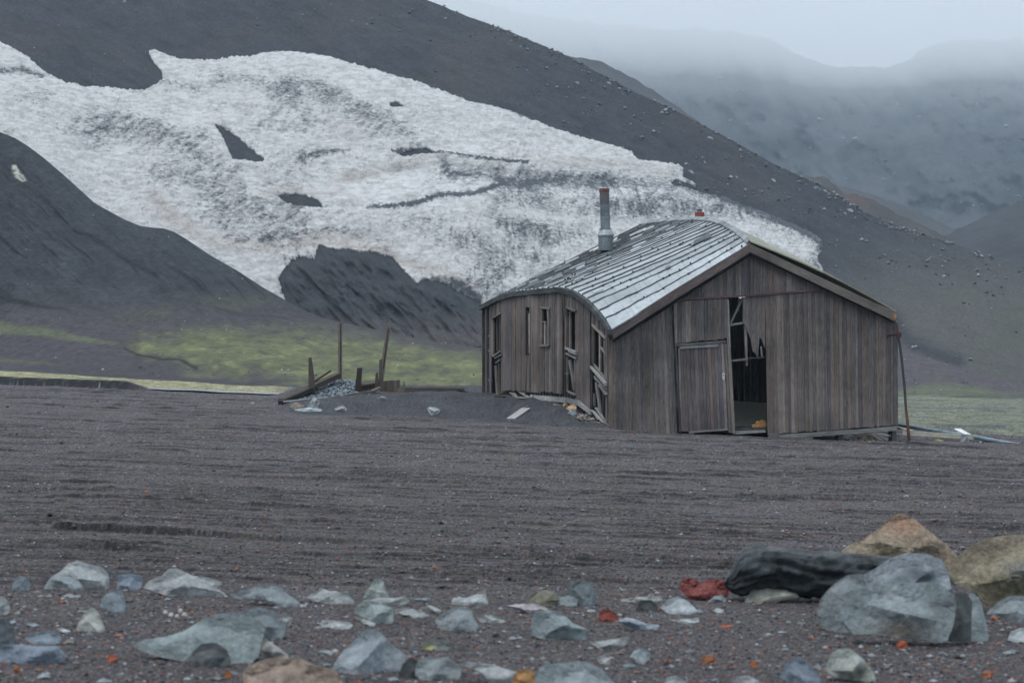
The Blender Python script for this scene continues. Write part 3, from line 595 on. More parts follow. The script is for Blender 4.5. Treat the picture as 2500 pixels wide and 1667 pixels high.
def wall_boards(mb, x0, x1, ytop, ybot, bw=11.5, off=0, cut=None, thick=.028, lean=None):
    x = x0
    while x < x1 - 2:
        wd = min(bw * rnd.choice([.7, .85, 1, 1, 1.2, 1.45]), x1 - x); xe = x + wd - rnd.choice([.25, .3, .4, .8]); jb_ = rnd.uniform(-1.5, 1.5); o = off + rnd.uniform(-.004, .006)
        t0, t1 = ytop(x), ytop(xe); b0, b1 = ybot(x), ybot(xe)
        l0 = lean(x) if lean else 0; l1 = lean(xe) if lean else 0
        if b0 - t0 > 2 or b1 - t1 > 2:
            pts = [W(x, t0, o), W(xe, t1, o), W(xe + l1, b1 + jb_, o), W(x + l0, b0 + jb_, o)]
            if min(t1, t0) < 700 and t0 != t1 and x < 1832 < xe: pts.insert(1, W(1832, ytop(1832), o))
            mb.prism(pts, -wn * thick, woodc(), axis=(0, 0, 1), jit=.04)
        x += wd
# gable boards above the string course
mb = MB(); wall_boards(mb, 1642, 2014, lambda x: rake(x), lambda x: string_y(x), 8.6, .012)
mb.build('gable_panel', M['wood'], shed)
mb = MB(); lean_ = curve([(1487, 0), (1640, 14), (1790, 14), (1880, 8), (2192, 2)])
wall_boards(mb, 1487, 1640, rake, bot, 9.2, 0, lean=lean_)
wall_boards(mb, 1645, 1777, lambda x: string_y(x) + 4, lambda x: 838 - (x - 1647) * .09, 9.0, .018)
mb.build('front_wall', M['wood'], shed)
mb = MB()
ragtop = lambda x: max(rake(x), string_y(x) + 3 if x < 2014 else 0)
# broken ends over the doorway
rag = curve([(1814, 787), (1818, 792), (1825, 810), (1832, 824), (1836, 838), (1838, 858), (1845, 862), (1849, 876), (1851, 878), (1852, 826), (1857, 824), (1862, 834), (1867, 850), (1868, 852)])
x = 1814
while x < 1868:
    wd = 4.0; xe = min(x + wd, 1868); mb.prism([W(x, ragtop(x), 0), W(xe, ragtop(xe), 0), W(xe, rag(xe - .01), 0), W(x, rag(x), 0)], -wn * .028, WOOD * (1 + .12 * math.sin(x * .5)), axis=(0, 0, 1)); x += wd
mb.prism([W(1856, 845, -.03), W(1860, 845, -.03), W(1862, 872, -.03), W(1858, 868, -.03)], -wn * .02, GREYW * .8)
wall_boards(mb, 1868, 2192, ragtop, bot, 8.8, 0, lean=lambda x: 7 - (x - 1868) / 324 * 6)
mb.build('front_wall', M['wood'], shed)
def strip(name, mat, pts, off, thick, c, parent=None, label=None, axis=None):
    m_ = MB(); m_.prism([W(*p, off) for p in pts], -wn * thick, c, axis=axis); return m_.build(name, mat, parent or shed, label=label)
strip('string_course', M['wood'], [(1640, 729.5), (1814, 720.5), (2012, 705.5), (2012, 709.5), (1814, 725), (1640, 734)], .045, .03, WOOD * np.array((1.0, .7, .66)), axis=wdir)
strip('corner_gap_shade', M['wood'], [(1641, 741), (1644.5, 741), (1648, 838), (1660, 1055), (1656, 1055), (1644, 840)], .02, .05, WOODD * .35)  # near-black strip put in for the shade of an open gap
# door
door = MB(); door.prism([W(1657, 846, .0), W(1757, 838, .0), W(1770, 1049, .0), W(1664, 1053, .0)], -wn * .02, WOOD * .6); 
x = 0
dq = lambda t, v: W(*(np.array((1657, 845)) * (1 - t) * (1 - v) + np.array((1768, 837)) * t * (1 - v) + np.array((1778, 1048)) * t * v + np.array((1665, 1053)) * (1 - t) * v), .022)
while x < 1:
    e = min(1, x + rnd.uniform(.06, .09)); door.prism([dq(x, 0), dq(e - .006, 0), dq(e - .006, 1), dq(x, 1)], -wn * .03, woodc() * np.array((1.0, .97, 1.02)), axis=(0, 0, 1)); x = e
door = door.build('door', M['wood'], shed)
strip('top_rail', M['wood'], [(1661, 846), (1754, 840), (1754, 846), (1661, 852)], .05, .03, GREYW * .85, door, axis=wdir)
strip('edge_strip', M['wood'], [(1656, 850), (1659.5, 850), (1666.5, 1050), (1664.5, 1050), (1658, 930)], .045, .02, GREYW * .75, door)
mb = MB(); mb.prism([W(1764, 912, .055), W(1767, 910.5, .055), W(1769, 912, .055), W(1769, 925, .055), W(1766.5, 928, .055), W(1764, 925, .055)], -wn * .02, (.62, .63, .62))
lock = mb.build('lock_plate', M['metal'], door)
mb = MB(); mb.tube([W(1766.5, 915.5, .06), W(1766.5, 915.5, .05)], .018, (.02, .02, .02), 10); mb.build('keyhole', M['rust'], lock)
# door frame and the post beside the opening
mb = MB()
mb.prism([W(1648, 840, .04), W(1772, 831, .04), W(1772, 836, .04), W(1648, 845, .04)], -wn * .05, GREYW * .55, axis=wdir)
mb.prism([W(1768, 838, .03), W(1774, 838, .03), W(1786, 1056, .03), W(1779, 1056, .03)], -wn * .06, WOOD * .95)
mb.prism([W(1775, 735, .03), W(1780, 735, .03), W(1784, 845, .03), W(1795, 1058, .03), W(1787, 1058, .03), W(1776, 845, .03)], -wn * .1, WOODL * .8)
mb.prism([W(1776.5, 731, .035), W(1778.5, 731, .035), W(1783, 848, .035), W(1780.5, 848, .035)], -wn * .1, GREYW * 1.1)
mb.prism([W(1648, 845, .03), W(1652, 845, .03), W(1663, 1055, .03), W(1659, 1055, .03)], -wn * .06, WOOD * .6)
mb.build('door_frame', M['wood'], shed)
mb = MB(); mb.prism([W(1683, 1053, .06), W(1777, 1046, .06), W(1778, 1050, .06), W(1683, 1057, .06)], -wn * .05, GREYW, axis=wdir); mb.build('threshold', M['wood'], shed)
# braces left in the torn opening
for pts, dof, c in (([(1781, 791), (1816, 785), (1816, 790), (1781, 796.5)], -.02, GREYW * .7), ([(1782, 789), (1812, 726), (1816, 728), (1786, 790)], -.06, GREYW * .55),
                    ([(1817, 790), (1823, 790), (1826, 892), (1822, 893)], -.05, WOODL), ([(1781, 879), (1825, 874), (1826, 880), (1790, 882), (1782, 883.5)], -.02, GREYW * .8),
                    ([(1825, 873.5), (1866, 871), (1866, 873), (1825, 876)], -.03, GREYW * .45)):
    strip('brace', M['wood'], pts, dof, .05, c)
# rake boards
L2 = lambda pts, off, th, c, nm: strip(nm, M['wood'], pts, off, th, c, axis=(W(*pts[1]) - W(*pts[0])))
L2([(1494, 804), (1650, 705), (1831, 595), (1832, 616), (1650, 730), (1498, 827)], .34, .045, WOOD * np.array((.95, .86, .88)), 'rake_board')
L2([(1831.3, 595), (2187, 764), (2184, 784), (1832.3, 616)], .34, .045, WOODL * .62, 'rake_board')
strip('rake_board_end', M['wood'], [(2183, 764), (2189, 767), (2190, 774), (2186, 780), (2183, 776)], .36, .05, (.30, .15, .05), label='raw orange broken end of the rake board')
mb = MB(); mb.prism([W(1500, 826, .1), W(1832, 615, .1), W(1833, 624, .1), W(1500, 835, .1)], -wn * .08, (.012, .012, .014)); mb.prism([W(1833, 615, .1), W(2186, 782, .1), W(2186, 788, .1), W(1833, 621, .1)], -wn * .08, (.012, .012, .014)); mb.build('soffit_gap_shade', M['wood'], shed)  # near-black strips painted in for the shaded gap below the rake boards
# base beams, sills and blocks under the right half
def Wp(name, pts, off, th, c, label=None): return strip(name, M['wood'], pts, off, th, c, label=label, axis=wdir)
Wp('base_beam', [(1880, 1062), (1980, 1056), (2100, 1048), (2190, 1040), (2190, 1050), (2100, 1057), (1990, 1066), (1880, 1070)], .05, .12, GREYW * .75)
Wp('base_beam', [(1796, 1052), (1868, 1049), (1870, 1055), (1796, 1060)], .06, .1, GREYW * .8)
Wp('sill_board', [(1875, 1058), (1900, 1057), (1905, 1068), (1985, 1064), (1985, 1074), (1880, 1076)], .09, .06, GREYW * .5)
for px in (2052, 2183):
    Wp('foundation_block', [(px - 5, 1053), (px + 6, 1052), (px + 7, 1078), (px - 4, 1078)], -.05, .22, GREYW * .45)
mb = MB(); mb.prism([W(1484, 1052, -.12), W(2188, 1038, -.12), W(2188, 1046, -.12), W(1484, 1060, -.12)], -wn * .1, WOODD); mb.build('floor_beam', M['wood'], shed)

# ---- the long side wall, bowed in plan
Ydep = curve([(1184, 58.5), (1240, 56.0), (1290, 54.2), (1340, 53.0), (1375, 52.2), (1440, 50.9), (1487, 50.0)])
sw_top = curve([(1178, 752), (1184, 748), (1205, 739), (1240, 727), (1270, 721), (1316, 715), (1372, 712), (1400, 716), (1432, 738), (1456, 770), (1478, 805), (1487, 826)])
sw_bot = curve([(1184, 966), (1215, 966), (1228, 954), (1250, 952), (1292, 957), (1296, 957), (1340, 956), (1375, 962), (1403, 966), (1404, 985), (1430, 995), (1440, 1003), (1449, 1020), (1475, 1046), (1487, 1050)])
def SW(px, py, off=0.0):
    Y = float(Ydep(px)); e = 3.0; t = Vector(((px + e - CX) / F * float(Ydep(px + e)) - (px - e - CX) / F * float(Ydep(px - e)), float(Ydep(px + e)) - float(Ydep(px - e)), 0)).normalized()
    n = Vector((t.y, -t.x, 0)); p0 = Vector(((px - CX) / F * Y, Y, 0)) + n * off
    o = Vector((0, 0, H)); d = Vector(((px - CX) / F, 1, (HY - py) / F)); return o + d * ((p0 - o).dot(n) / d.dot(n))
def SWn(px):
    e = 3.0; t = Vector(((px + e - CX) / F * float(Ydep(px + e)) - (px - e - CX) / F * float(Ydep(px - e)), float(Ydep(px + e)) - float(Ydep(px - e)), 0)).normalized(); return Vector((t.y, -t.x, 0))
gaps = [  # (x0, x1, top, bottom) torn or open parts of the boarding
    (1186, 1194.5, 750, 968), (1199, 1223, lambda x: 777 - (x - 1199) * .62, 968), (1283, 1292.5, 750, 868), (1320, 1340, 755, 840), (1373, 1378, 712, 968),
    (1379, 1404, lambda x: 752 + (x - 1379) * .35, 968), (1440, 1443.5, 745, 1010), (1444, 1478, lambda x: 791 + (x - 1444) * 1.1, 1050)]
side = MB(); x = 1184.5
while x < 1487:
    wd = rnd.choice([3.4, 4.2, 5.2, 6.0]); xe = min(x + wd, 1487)
    for g0 in [g[0] for g in gaps] + [g[1] for g in gaps] + [1296, 1403.5]:
        if x < g0 - .3 < xe - .3: xe = g0
    g = next((g for g in gaps if g[0] - .1 <= x and xe <= g[1] + .1), None)
    o = rnd.choice([0, 0, .012, .02]) ; xm = xe - .28
    c = woodc() * .92
    tp, bt = sw_top, sw_bot
    segs = [(tp(x), tp(xm), bt(x), bt(xm))]
    if g:
        gt = g[2] if callable(g[2]) else (lambda q, a=g[2]: a)
        segs = [(tp(x), tp(xm), max(gt(x), tp(x)), max(gt(xm), tp(xm)))]
        if g[3] < 940: segs.append((g[3], g[3], bt(x), bt(xm)))
    jb = rnd.uniform(-2.5, 2.5) if 1240 < x < 1375 else 0
    for (a0, a1, b0, b1) in segs:
        if b0 - a0 < 1.5 and b1 - a1 < 1.5: continue
        side.prism([SW(x, a0, o), SW(xm, a1, o), SW(xm, b1 + jb, o), SW(x, b0 + jb, o)], -SWn(x) * .03, c, axis=(0, 0, 1), jit=.05)
    x = xe
side.build('side_wall', M['wood'], shed)
def sp(name, pts, off, th, c, parent=None, label=None):
    m_ = MB(); q = [SW(*p, off) for p in pts]; m_.prism(q, -SWn(pts[0][0]) * th, c); return m_.build(name, M['wood'], parent or shed, label=label)
# windows in that wall: frame, sill, bars, torn boards
def win(members, sill):
    m_ = MB()
    for pts, off, c in members: m_.prism([SW(*p, off) for p in pts], -SWn(pts[0][0]) * .05, c)
    wo = m_.build('window', M['wood'], shed)
    for k, (pts, off, c) in enumerate(sill):
        m_ = MB(); m_.prism([SW(*p, off) for p in pts], -SWn(pts[0][0]) * .06, c); m_.build('window_sill' if k == 0 else 'torn_board', M['wood'], wo)
    return wo
win([([(1199, 777), (1223, 762), (1223, 765), (1199, 780)], .04, WOODL * .9), ([(1199, 780), (1203, 780), (1203, 868), (1199, 868)], .03, WOODL * .7), ([(1211, 776), (1213, 776), (1214, 858), (1212, 858)], -.06, WOOD * .6), ([(1219, 772), (1220.5, 772), (1220.5, 960), (1219, 960)], -.03, WOOD * .7),
     ([(1207, 892), (1209, 892), (1214, 966), (1211, 966)], .0, WOODL * .8)],
    [([(1202, 868), (1221, 855), (1221, 858), (1202, 872)], .05, WOODL), ([(1206, 873), (1223, 864), (1223, 868), (1207, 876)], .06, GREYW * .6), ([(1208, 884), (1222, 876), (1222, 879), (1210, 888)], .04, GREYW * .55)])
win([([(1318, 748), (1342, 750), (1342, 755), (1318, 753)], .05, WOODL * .9), ([(1319, 755), (1323, 755), (1323, 840), (1319, 840)], .03, WOODL * .55), ([(1336, 755), (1341, 755), (1341, 842), (1336, 842)], .03, WOODL * .6), ([(1320, 784), (1333, 784), (1333, 787), (1320, 787)], .02, WOODL), ([(1328, 787), (1331, 787), (1331, 840), (1328, 840)], .01, WOODL * 1.1)],
    [([(1315, 840), (1339, 840), (1339, 846), (1315, 846)], .06, GREYW * .6)])
win([([(1380, 748), (1404, 757), (1403, 762), (1380, 752)], .05, GREYW * .6), ([(1379, 754), (1382, 754), (1382, 850), (1379, 850)], .02, WOODL * .7), ([(1389, 760), (1391, 760), (1392, 850), (1389, 850)], -.03, WOODL * .9), ([(1386, 772), (1388, 772), (1388, 848), (1385, 848)], -.1, WOODL * .6),
     ([(1387, 880), (1391, 878), (1402, 952), (1399, 954)], .02, GREYW * .7), ([(1383, 870), (1384.5, 870), (1384.5, 955), (1383, 955)], .0, WOODL), ([(1380, 909), (1387, 909), (1387, 914), (1380, 914)], .0, GREYW * .6), ([(1401, 870), (1403, 870), (1403, 960), (1401, 960)], -.02, WOODL * .8)],
    [([(1378, 847), (1404, 857), (1404, 862), (1378, 852)], .08, GREYW * .95), ([(1381, 861), (1405, 872), (1405, 876), (1381, 865)], .06, GREYW * .9), ([(1386, 855), (1405, 864), (1405, 867), (1386, 859)], .1, GREYW * .7), ([(1382, 953), (1403, 962), (1403, 966), (1386, 958)], .05, WOODL)])
win([([(1444, 790), (1477, 823), (1477, 829), (1444, 796)], .05, WOODL * 1.2), ([(1462, 812), (1464.5, 815), (1464.5, 905), (1462, 903)], .02, WOODL * 1.15), ([(1464, 846), (1477, 860), (1477, 866), (1464, 850)], .03, WOODL * 1.1), ([(1473, 828), (1477, 832), (1478, 930), (1475, 930)], .02, WOODL * .6),
     ([(1446, 800), (1449, 803), (1449, 890), (1446, 888)], -.05, WOOD), ([(1452, 935), (1456, 930), (1467, 1015), (1463, 1016)], .02, GREYW * .6), ([(1448, 960), (1450, 960), (1451, 990), (1449, 990)], .0, GREYW * .5), ([(1480, 1000), (1482, 1000), (1480, 1040), (1478, 1040)], .0, WOODL), ([(1470, 940), (1473, 940), (1474, 1030), (1470, 1026)], -.15, WOOD * .6)],
    [([(1440, 893), (1477, 934), (1477, 942), (1440, 898)], .1, GREYW * 1.05), ([(1448, 888), (1478, 925), (1478, 930), (1450, 896)], .04, GREYW * .6), ([(1449, 917), (1480, 948), (1480, 952), (1450, 924)], .05, GREYW * .75), ([(1462, 936), (1479, 963), (1477, 966), (1460, 941)], .08, GREYW * .65)])
# corner posts, cross pieces, base boards
sp('corner_post', [(1184, 752), (1186.8, 751), (1188.5, 966), (1185, 966)], .02, .12, WOOD * .8)
sp('corner_post', [(1191, 752), (1194, 751), (1195, 966), (1192, 966)], -.15, .1, WOOD * .5)
for y in (817, 853, 925): sp('cross_piece', [(1188, y + 4), (1195, y), (1195, y + 4), (1188, y + 7)], -.03, .05, WOODL * .8)
sp('leaning_board', [(1373, 716), (1376, 716), (1379, 770), (1376.5, 770)], .05, .03, WOOD * .6)
sp('torn_panel', [(1284, 757), (1289.5, 757), (1289.5, 868), (1284, 868)], -.06, .03, (.062, .034, .032), label='dark rust red lining board behind a missing plank')
sp('edge_board', [(1290.5, 765), (1292.3, 765), (1292.3, 862), (1291, 862)], .03, .03, WOODL * 1.9)
base_top = curve([(1296, 972), (1380, 968), (1400, 970), (1430, 980), (1443, 1000)])
x = 1298
while x < 1404: sp('lath', [(x, 955), (x + 1.6, 955), (x + 1.6, 980), (x, 980)], -.06, .04, GREYW * .55); x += rnd.uniform(6, 7.5)
for a, b in ((1296, 1340), (1340, 1380), (1380, 1410), (1410, 1442)):
    bt0 = {1296: 964, 1340: 967, 1380: 970, 1410: 977, 1442: 1003}; bb = {1296: 975, 1340: 979, 1380: 983, 1410: 990, 1442: 1013}
    sp('base_board', [(a, bt0[a]), (b, bt0[b]), (b, bb[b]), (a, bb[a])], .08, .05, GREYW * (1.45 if a < 1340 else 1.3 if a < 1380 else .75 if a < 1410 else 1.0), label='pale painted base board' if a < 1380 else None)
sp('base_board', [(1442, 1000), (1448, 1003), (1478, 1040), (1470, 1041)], .1, .05, GREYW * 1.1)
sp('base_board', [(1450, 994), (1455, 994), (1484, 1040), (1481, 1041)], .04, .05, GREYW * .7)
sp('corner_block', [(1294, 963), (1299, 963), (1298, 976), (1293, 976)], .14, .1, GREYW * 1.6)
# ---- rear and far walls, floor: close the building so it is dark inside
def quad_wall(name, pts, c, n=24):
    m_ = MB(); a, b, c_, d = [Vector(p) for p in pts]; th = (b - a).cross(d - a).normalized() * .03
    for i in range(n):
        t0, t1 = i / n, (i + .99) / n; m_.prism([a.lerp(b, t0), a.lerp(b, t1), d.lerp(c_, t1), d.lerp(c_, t0)], th, woodc() * c, axis=(0, 0, 1))
    return m_.build(name, M['wood'], shed)
EV = [(1494, 804, 49.62), (1478, 775, 49.9), (1458, 752, 50.4), (1434, 729, 51.0), (1406, 711, 51.7), (1372, 701, 52.3), (1316, 706, 53.6), (1260, 712, 55.3), (1224, 722, 56.8), (1177, 746, 58.8)]
RD = [(1831, 594, 50.98), (1812, 577, 51.9), (1795, 563, 52.7), (1772, 551, 53.5), (1752, 543, 54.2), (1735, 540, 54.8), (1700, 537, 56.0), (1660, 538, 57.4), (1618, 542, 58.8), (1568, 547, 60.4)]
def arc(P, n):
    P = [at(*p) for p in P]; s_ = [0]
    for i in range(1, len(P)): s_.append(s_[-1] + (P[i] - P[i - 1]).length)
    s_ = np.array(s_) / s_[-1]; A_ = np.array(P); return lambda t: Vector([np.interp(t, s_, A_[:, k]) for k in range(3)])
EVc, RDc = arc(EV, 0), arc(RD, 0)
# right-hand eave, mirrored below the ridge
def REc(t):
    r, e = RDc(t), EVc(t); fr = W(2187, 764, .34); d0 = fr - RDc(0); d1 = Vector((3.9, 2.2, -2.6)); return r + d0 * (1 - t) + d1 * t
rear = [EVc(1), RDc(1), REc(1)]
m_ = MB(); n = 40; LB = Vector((EVc(1).x + .05, EVc(1).y, 0)); RB = Vector((REc(1).x, REc(1).y, 0))
for i in range(n):
    def top(t): q = t * 2; p = EVc(1).lerp(RDc(1), q) if q <= 1 else RDc(1).lerp(REc(1), q - 1); return p - Vector((0, .12, .1))
    def botp(t): p = top(t); return Vector((p.x, p.y, .35 - .9 * t))
    t0, t1 = i / n, (i + .97) / n
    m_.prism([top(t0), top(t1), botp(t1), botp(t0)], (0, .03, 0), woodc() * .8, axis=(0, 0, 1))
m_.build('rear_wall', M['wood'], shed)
fr = W(2192, 786, 0); bk = REc(1)
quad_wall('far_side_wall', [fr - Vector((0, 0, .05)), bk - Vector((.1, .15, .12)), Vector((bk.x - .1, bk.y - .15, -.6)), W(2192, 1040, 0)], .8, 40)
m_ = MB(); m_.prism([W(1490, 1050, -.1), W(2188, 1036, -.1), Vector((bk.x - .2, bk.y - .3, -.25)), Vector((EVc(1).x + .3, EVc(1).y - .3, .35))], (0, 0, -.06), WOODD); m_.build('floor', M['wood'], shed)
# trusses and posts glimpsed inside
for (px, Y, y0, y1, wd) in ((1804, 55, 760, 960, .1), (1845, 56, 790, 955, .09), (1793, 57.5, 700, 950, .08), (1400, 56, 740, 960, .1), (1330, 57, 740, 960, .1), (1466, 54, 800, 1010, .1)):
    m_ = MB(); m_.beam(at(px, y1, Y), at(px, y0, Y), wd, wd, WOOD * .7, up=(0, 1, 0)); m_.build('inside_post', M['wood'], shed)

# ---- roof: courses running from eave to ridge, with dark tarred joints
roof = MB(); PALE = np.array((0.29, 0.318, 0.335)); DK = np.array((0.022, 0.024, 0.028))
def Rf(t, v, lift=0.0):
    e, r = EVc(t), RDc(t); p = e.lerp(r, v); sag = 0.07 * math.sin(math.pi * v) * (1 - 1.35 * t)
    nn = (RDc(min(1, t + .02)) - RDc(max(0, t - .02))).cross(r - e).normalized(); nn = nn if nn.z > 0 else -nn
    return p + nn * (lift + sag * .3) - Vector((0, 0, sag))
tj = [0, .035, .082, .13, .165, .205, .23, .265, .30, .335, .37, .405, .44, .47, .5, .53, .56, .59, .62, .65, .68, .71, .74, .77, .80, .83, .86, .89, .92, .95, .975, 1.0]
holes = [(0.205, 0.23, .74, .86), (.47, .50, .08, .16)]
NV = 30
for i in range(len(tj) - 1):
    a, b = tj[i], tj[i + 1]; tone = rnd.uniform(.78, 1.15); sh = rnd.uniform(.0, .012)
    for k in range(NV):
        v0, v1 = k / NV, (k + 1) / NV
        if any(a < h[1] - .001 and b > h[0] + .001 and v0 < h[3] and v1 > h[2] for h in holes): continue
        tn_ = tone * (1 + .10 * math.sin(v0 * 9 + i * 1.7)) * rnd.uniform(.95, 1.04)
        c = PALE * tn_
        if i > 9: c = c * (.86 + .12 * math.sin(v0 * 5 + i * 2.3)) * rnd.uniform(.93, 1.05)
        if v0 > .86 and i < 9: c = c * rnd.uniform(.7, .9)
        if i > 12 and v0 > .5: c = c * .85
        wob = lambda v: 0.0022 * math.sin(v * 23 + i * 2.1) + .0016 * math.sin(v * 61 + i)
        l0, l1 = sh + .0, sh + .02
        q = [Rf(a + wob(v0) * (i > 0), v0, l0), Rf(b + wob(v0) * .4, v0, l1), Rf(b + wob(v1) * .4, v1, l1), Rf(a + wob(v1) * (i > 0), v1, l0)]
        ud = [(v0 * 4, a * 9), (v0 * 4, b * 9), (v1 * 4, b * 9), (v1 * 4, a * 9)]
        roof.poly(q, ud, c); 
        qq = [p - Vector((0, 0, .03)) for p in q]; roof.poly(qq[::-1], ud, c * .5)
        # open edge of the course
        roof.poly([q[1], Rf(b + wob(v0) * .4, v0, 0 - .02), Rf(b + wob(v1) * .4, v1, -.02), q[2]], ud, DK)
        # slate joint across the course
        if k % 1 == 0 and k and rnd.random() < .35 and i < 5:
            g = .0016; roof.poly([Rf(a, v0 - g, l0 + .004), Rf(b, v0 - g, l1 + .004), Rf(b, v0 + g, l1 + .004), Rf(a, v0 + g, l0 + .004)], ud, c * .8)
# tarred seams
for i in range(1, len(tj) - 1):
    t = tj[i]; segs = 46; wdt = rnd.uniform(.0014, .0026) * (1 if i < 10 else .8)
    on = True
    for k in range(segs):
        if rnd.random() < .12: on = not on
        v0, v1 = k / segs, (k + 1) / segs; wob = lambda v: 0.0022 * math.sin(v * 23 + i * 2.1) + .0016 * math.sin(v * 61 + i)
        ww = wdt * (1.0 if on else .45) * rnd.uniform(.7, 1.5); ty = t + wob(v0) * .6; ty1 = t + wob(v1) * .6
        if any(ty < h[1] and ty > h[0] and v0 < h[3] and v1 > h[2] for h in holes): continue
        q = [Rf(ty - ww, v0, .042), Rf(ty + ww, v0, .05), Rf(ty1 + ww, v1, .05), Rf(ty1 - ww, v1, .042)]
        roof.poly(q, [(0, 0)] * 4, DK * rnd.uniform(1, 3.5 if i > 9 else 2)); roof.poly([q[1], Rf(ty + ww, v0, -.01), Rf(ty1 + ww, v1, -.01), q[2]], [(0, 0)] * 4, DK)
        roof.poly([Rf(ty - ww, v0, .0), q[0], q[3], Rf(ty1 - ww, v1, .0)], [(0, 0)] * 4, DK)
# loose slates, curled felt and odd pale patches
for k in range(60):
    t, v = rnd.uniform(.01, .98), rnd.uniform(.03, .97); a, b = rnd.uniform(.004, .010), rnd.uniform(.012, .05)
    if t < .3 and rnd.random() < .7: continue
    a *= .5; c = rnd.choice([PALE * 1.1, PALE * .75, PALE * .5, PALE * .4]); z = rnd.uniform(.07, .10)
    q = [Rf(t - a, v - b, z), Rf(t + a, v - b, z + .02), Rf(t + a * .8, v + b, z + .02), Rf(t - a, v + b, z)]
    roof.prism(q, (0, 0, -.03), c)
for t in np.arange(.012, .99, .02):      # nail heads and crumbs along the joints
    for _ in range(3):
        v = rnd.uniform(.02, .98); tt_ = min(tj, key=lambda q: abs(q - t)) + rnd.uniform(-.004, .004)
        if not 0 < tt_ < 1: continue
        p = Rf(tt_, v, .08); e = .02; roof.prism([p, p + Vector((e * 2, 0, 0)), p + Vector((e * 2, .05, .01)), p + Vector((0, .05, .01))], (0, 0, -.05), DK * 1.5)
# curled flap over the big hole
for h, up in ((holes[0], .12), (holes[1], .10)):
    q = [Rf(h[0], h[2], .08), Rf(h[0], h[3], .08), Rf((h[0] + h[1]) / 2 - .01, h[3] - .01, .08 + up), Rf((h[0] + h[1]) / 2 - .012, h[2] + .01, .08 + up * .7)]
    roof.prism(q, (0, 0, -.015), PALE * .7)
    q = [Rf(h[1] - .004, h[2] - .02, .07), Rf(h[1] - .004, h[3] + .02, .07), Rf(h[1] - .013, h[3], .10), Rf(h[1] - .013, h[2], .10)]; roof.prism(q, (0, 0, -.015), DK)
roof.build('roof', M['roofing'], shed)
rr_ = MB()
for i in range(40):
    a, b = i / 40, (i + 1) / 40
    for k in range(6):
        v0, v1 = k / 6, (k + 1) / 6
        P_ = lambda t, v: RDc(t).lerp(REc(t), v) + Vector((0, 0, .07 + .10 * math.sin(math.pi * v)))
        rr_.prism([P_(a, v0), P_(b, v0), P_(b, v1), P_(a, v1)], (0, 0, -.04), np.array((.20, .195, .15)) * rnd.uniform(.7, 1.25))
rr_.build('roof', M['roofing'], shed, label='far slope of the roof, yellowed with lichen')
ridge = MB()
for i in range(30):
    a, b = i / 30, (i + 1.06) / 30; b = min(b, 1); z = Vector((0, 0, .05 + rnd.uniform(0, .03)))
    ridge.prism([RDc(a).lerp(EVc(a), .025) + z, RDc(b).lerp(EVc(b), .025) + z, RDc(b) + z + Vector((0, 0, .035)), RDc(a) + z + Vector((0, 0, .035))], (0, 0, -.03), PALE * rnd.uniform(.45, .8))
ridge.build('ridge_cap', M['roofing'], shed)
ef = MB()
for i in range(36):
    a, b = i / 36, (i + 1) / 36; p, q = EVc(a), EVc(b); h0 = .135; oo = Vector((-.10, -.02, 0))
    ef.prism([p + oo, q + oo, q + oo - Vector((0, 0, h0)), p + oo - Vector((0, 0, h0))], (.12, .03, 0), np.array((.05, .055, .058)) * rnd.uniform(.85, 1.15))
ef.build('eave_board', M['wood'], shed)
# chimney flue
def cyl(name, px, y0, y1, r0, r1, Y, c, parent, mat='metal', n=20):
    m_ = MB(); m_.tube([at(px[0], y1, Y), at(px[1], y0, Y)], [r1, r0], c, n); return m_.build(name, M[mat], parent, smooth=False)
k_ = 56.5 / F
ch = MB(); ch.tube([at(1479, 612, 56.5), at(1479, 575, 56.5)], 18.5 * k_, (.135, .16, .175), 20); chim = ch.build('chimney', M['metal'], shed)
m_ = MB(); m_.tube([at(1479, 577, 56.5), at(1479, 574, 56.5), at(1478.5, 562, 56.5), at(1478.5, 560, 56.5)], [20.5 * k_, 20.8 * k_, 15 * k_, 14 * k_], (.24, .265, .28), 20); m_.build('chimney_cowl', M['metal'], chim)
m_ = MB(); m_.tube([at(1478.3, 562, 56.5), at(1477.5, 532, 56.5), at(1476.5, 500, 56.5), at(1475.5, 469, 56.5)], [12 * k_] * 4, [(.16, .185, .20), (.12, .14, .155), (.09, .085, .085)], 20); m_.build('flue_pipe', M['metal'], chim)
for y in (532, 530, 558): 
    m_ = MB(); m_.tube([at(1478, y + 2.2, 56.5), at(1478, y, 56.5)], (15.5 if y > 550 else 12.8) * k_, (.19, .21, .22), 20); m_.build('flue_band', M['metal'], chim)
m_ = MB(); m_.tube([at(1475.5, 470, 56.5), at(1475.3, 461, 56.5)], 12.6 * k_, (.12, .055, .042), 20); m_.build('flue_rim', M['rust'], chim, label='rusty red rim of the flue')
m_ = MB(); m_.prism([at(1448, 610, 56), at(1461, 603, 56.2), at(1461, 606, 56), at(1449, 612, 55.9)], (0, .1, -.02), GREYW * 2.2); m_.build('flashing', M['metal'], chim); m_ = MB(); m_.prism([at(1500, 582, 56), at(1508, 578, 56.2), at(1504, 586, 56), at(1496, 590, 55.9)], (0, .1, -.02), GREYW * 2.6); m_.build('flashing', M['metal'], chim)
# squat rusty vent behind the ridge
m_ = MB(); m_.tube([at(1708, 545, 57.2), at(1708, 519, 57.2)], 12 * 57 / F, (.21, .062, .045), 18); vent = m_.build('roof_vent', M['rust'], shed)
m_ = MB(); m_.tube([at(1707.5, 519, 57.2), at(1707.5, 512, 57.2)], 6 * 57 / F, (.16, .17, .18), 14); m_.tube([at(1707.5, 513, 57.2), at(1707.5, 511, 57.2)], 7 * 57 / F, (.06, .05, .05), 14); m_.build('vent_cap', M['metal'], vent)
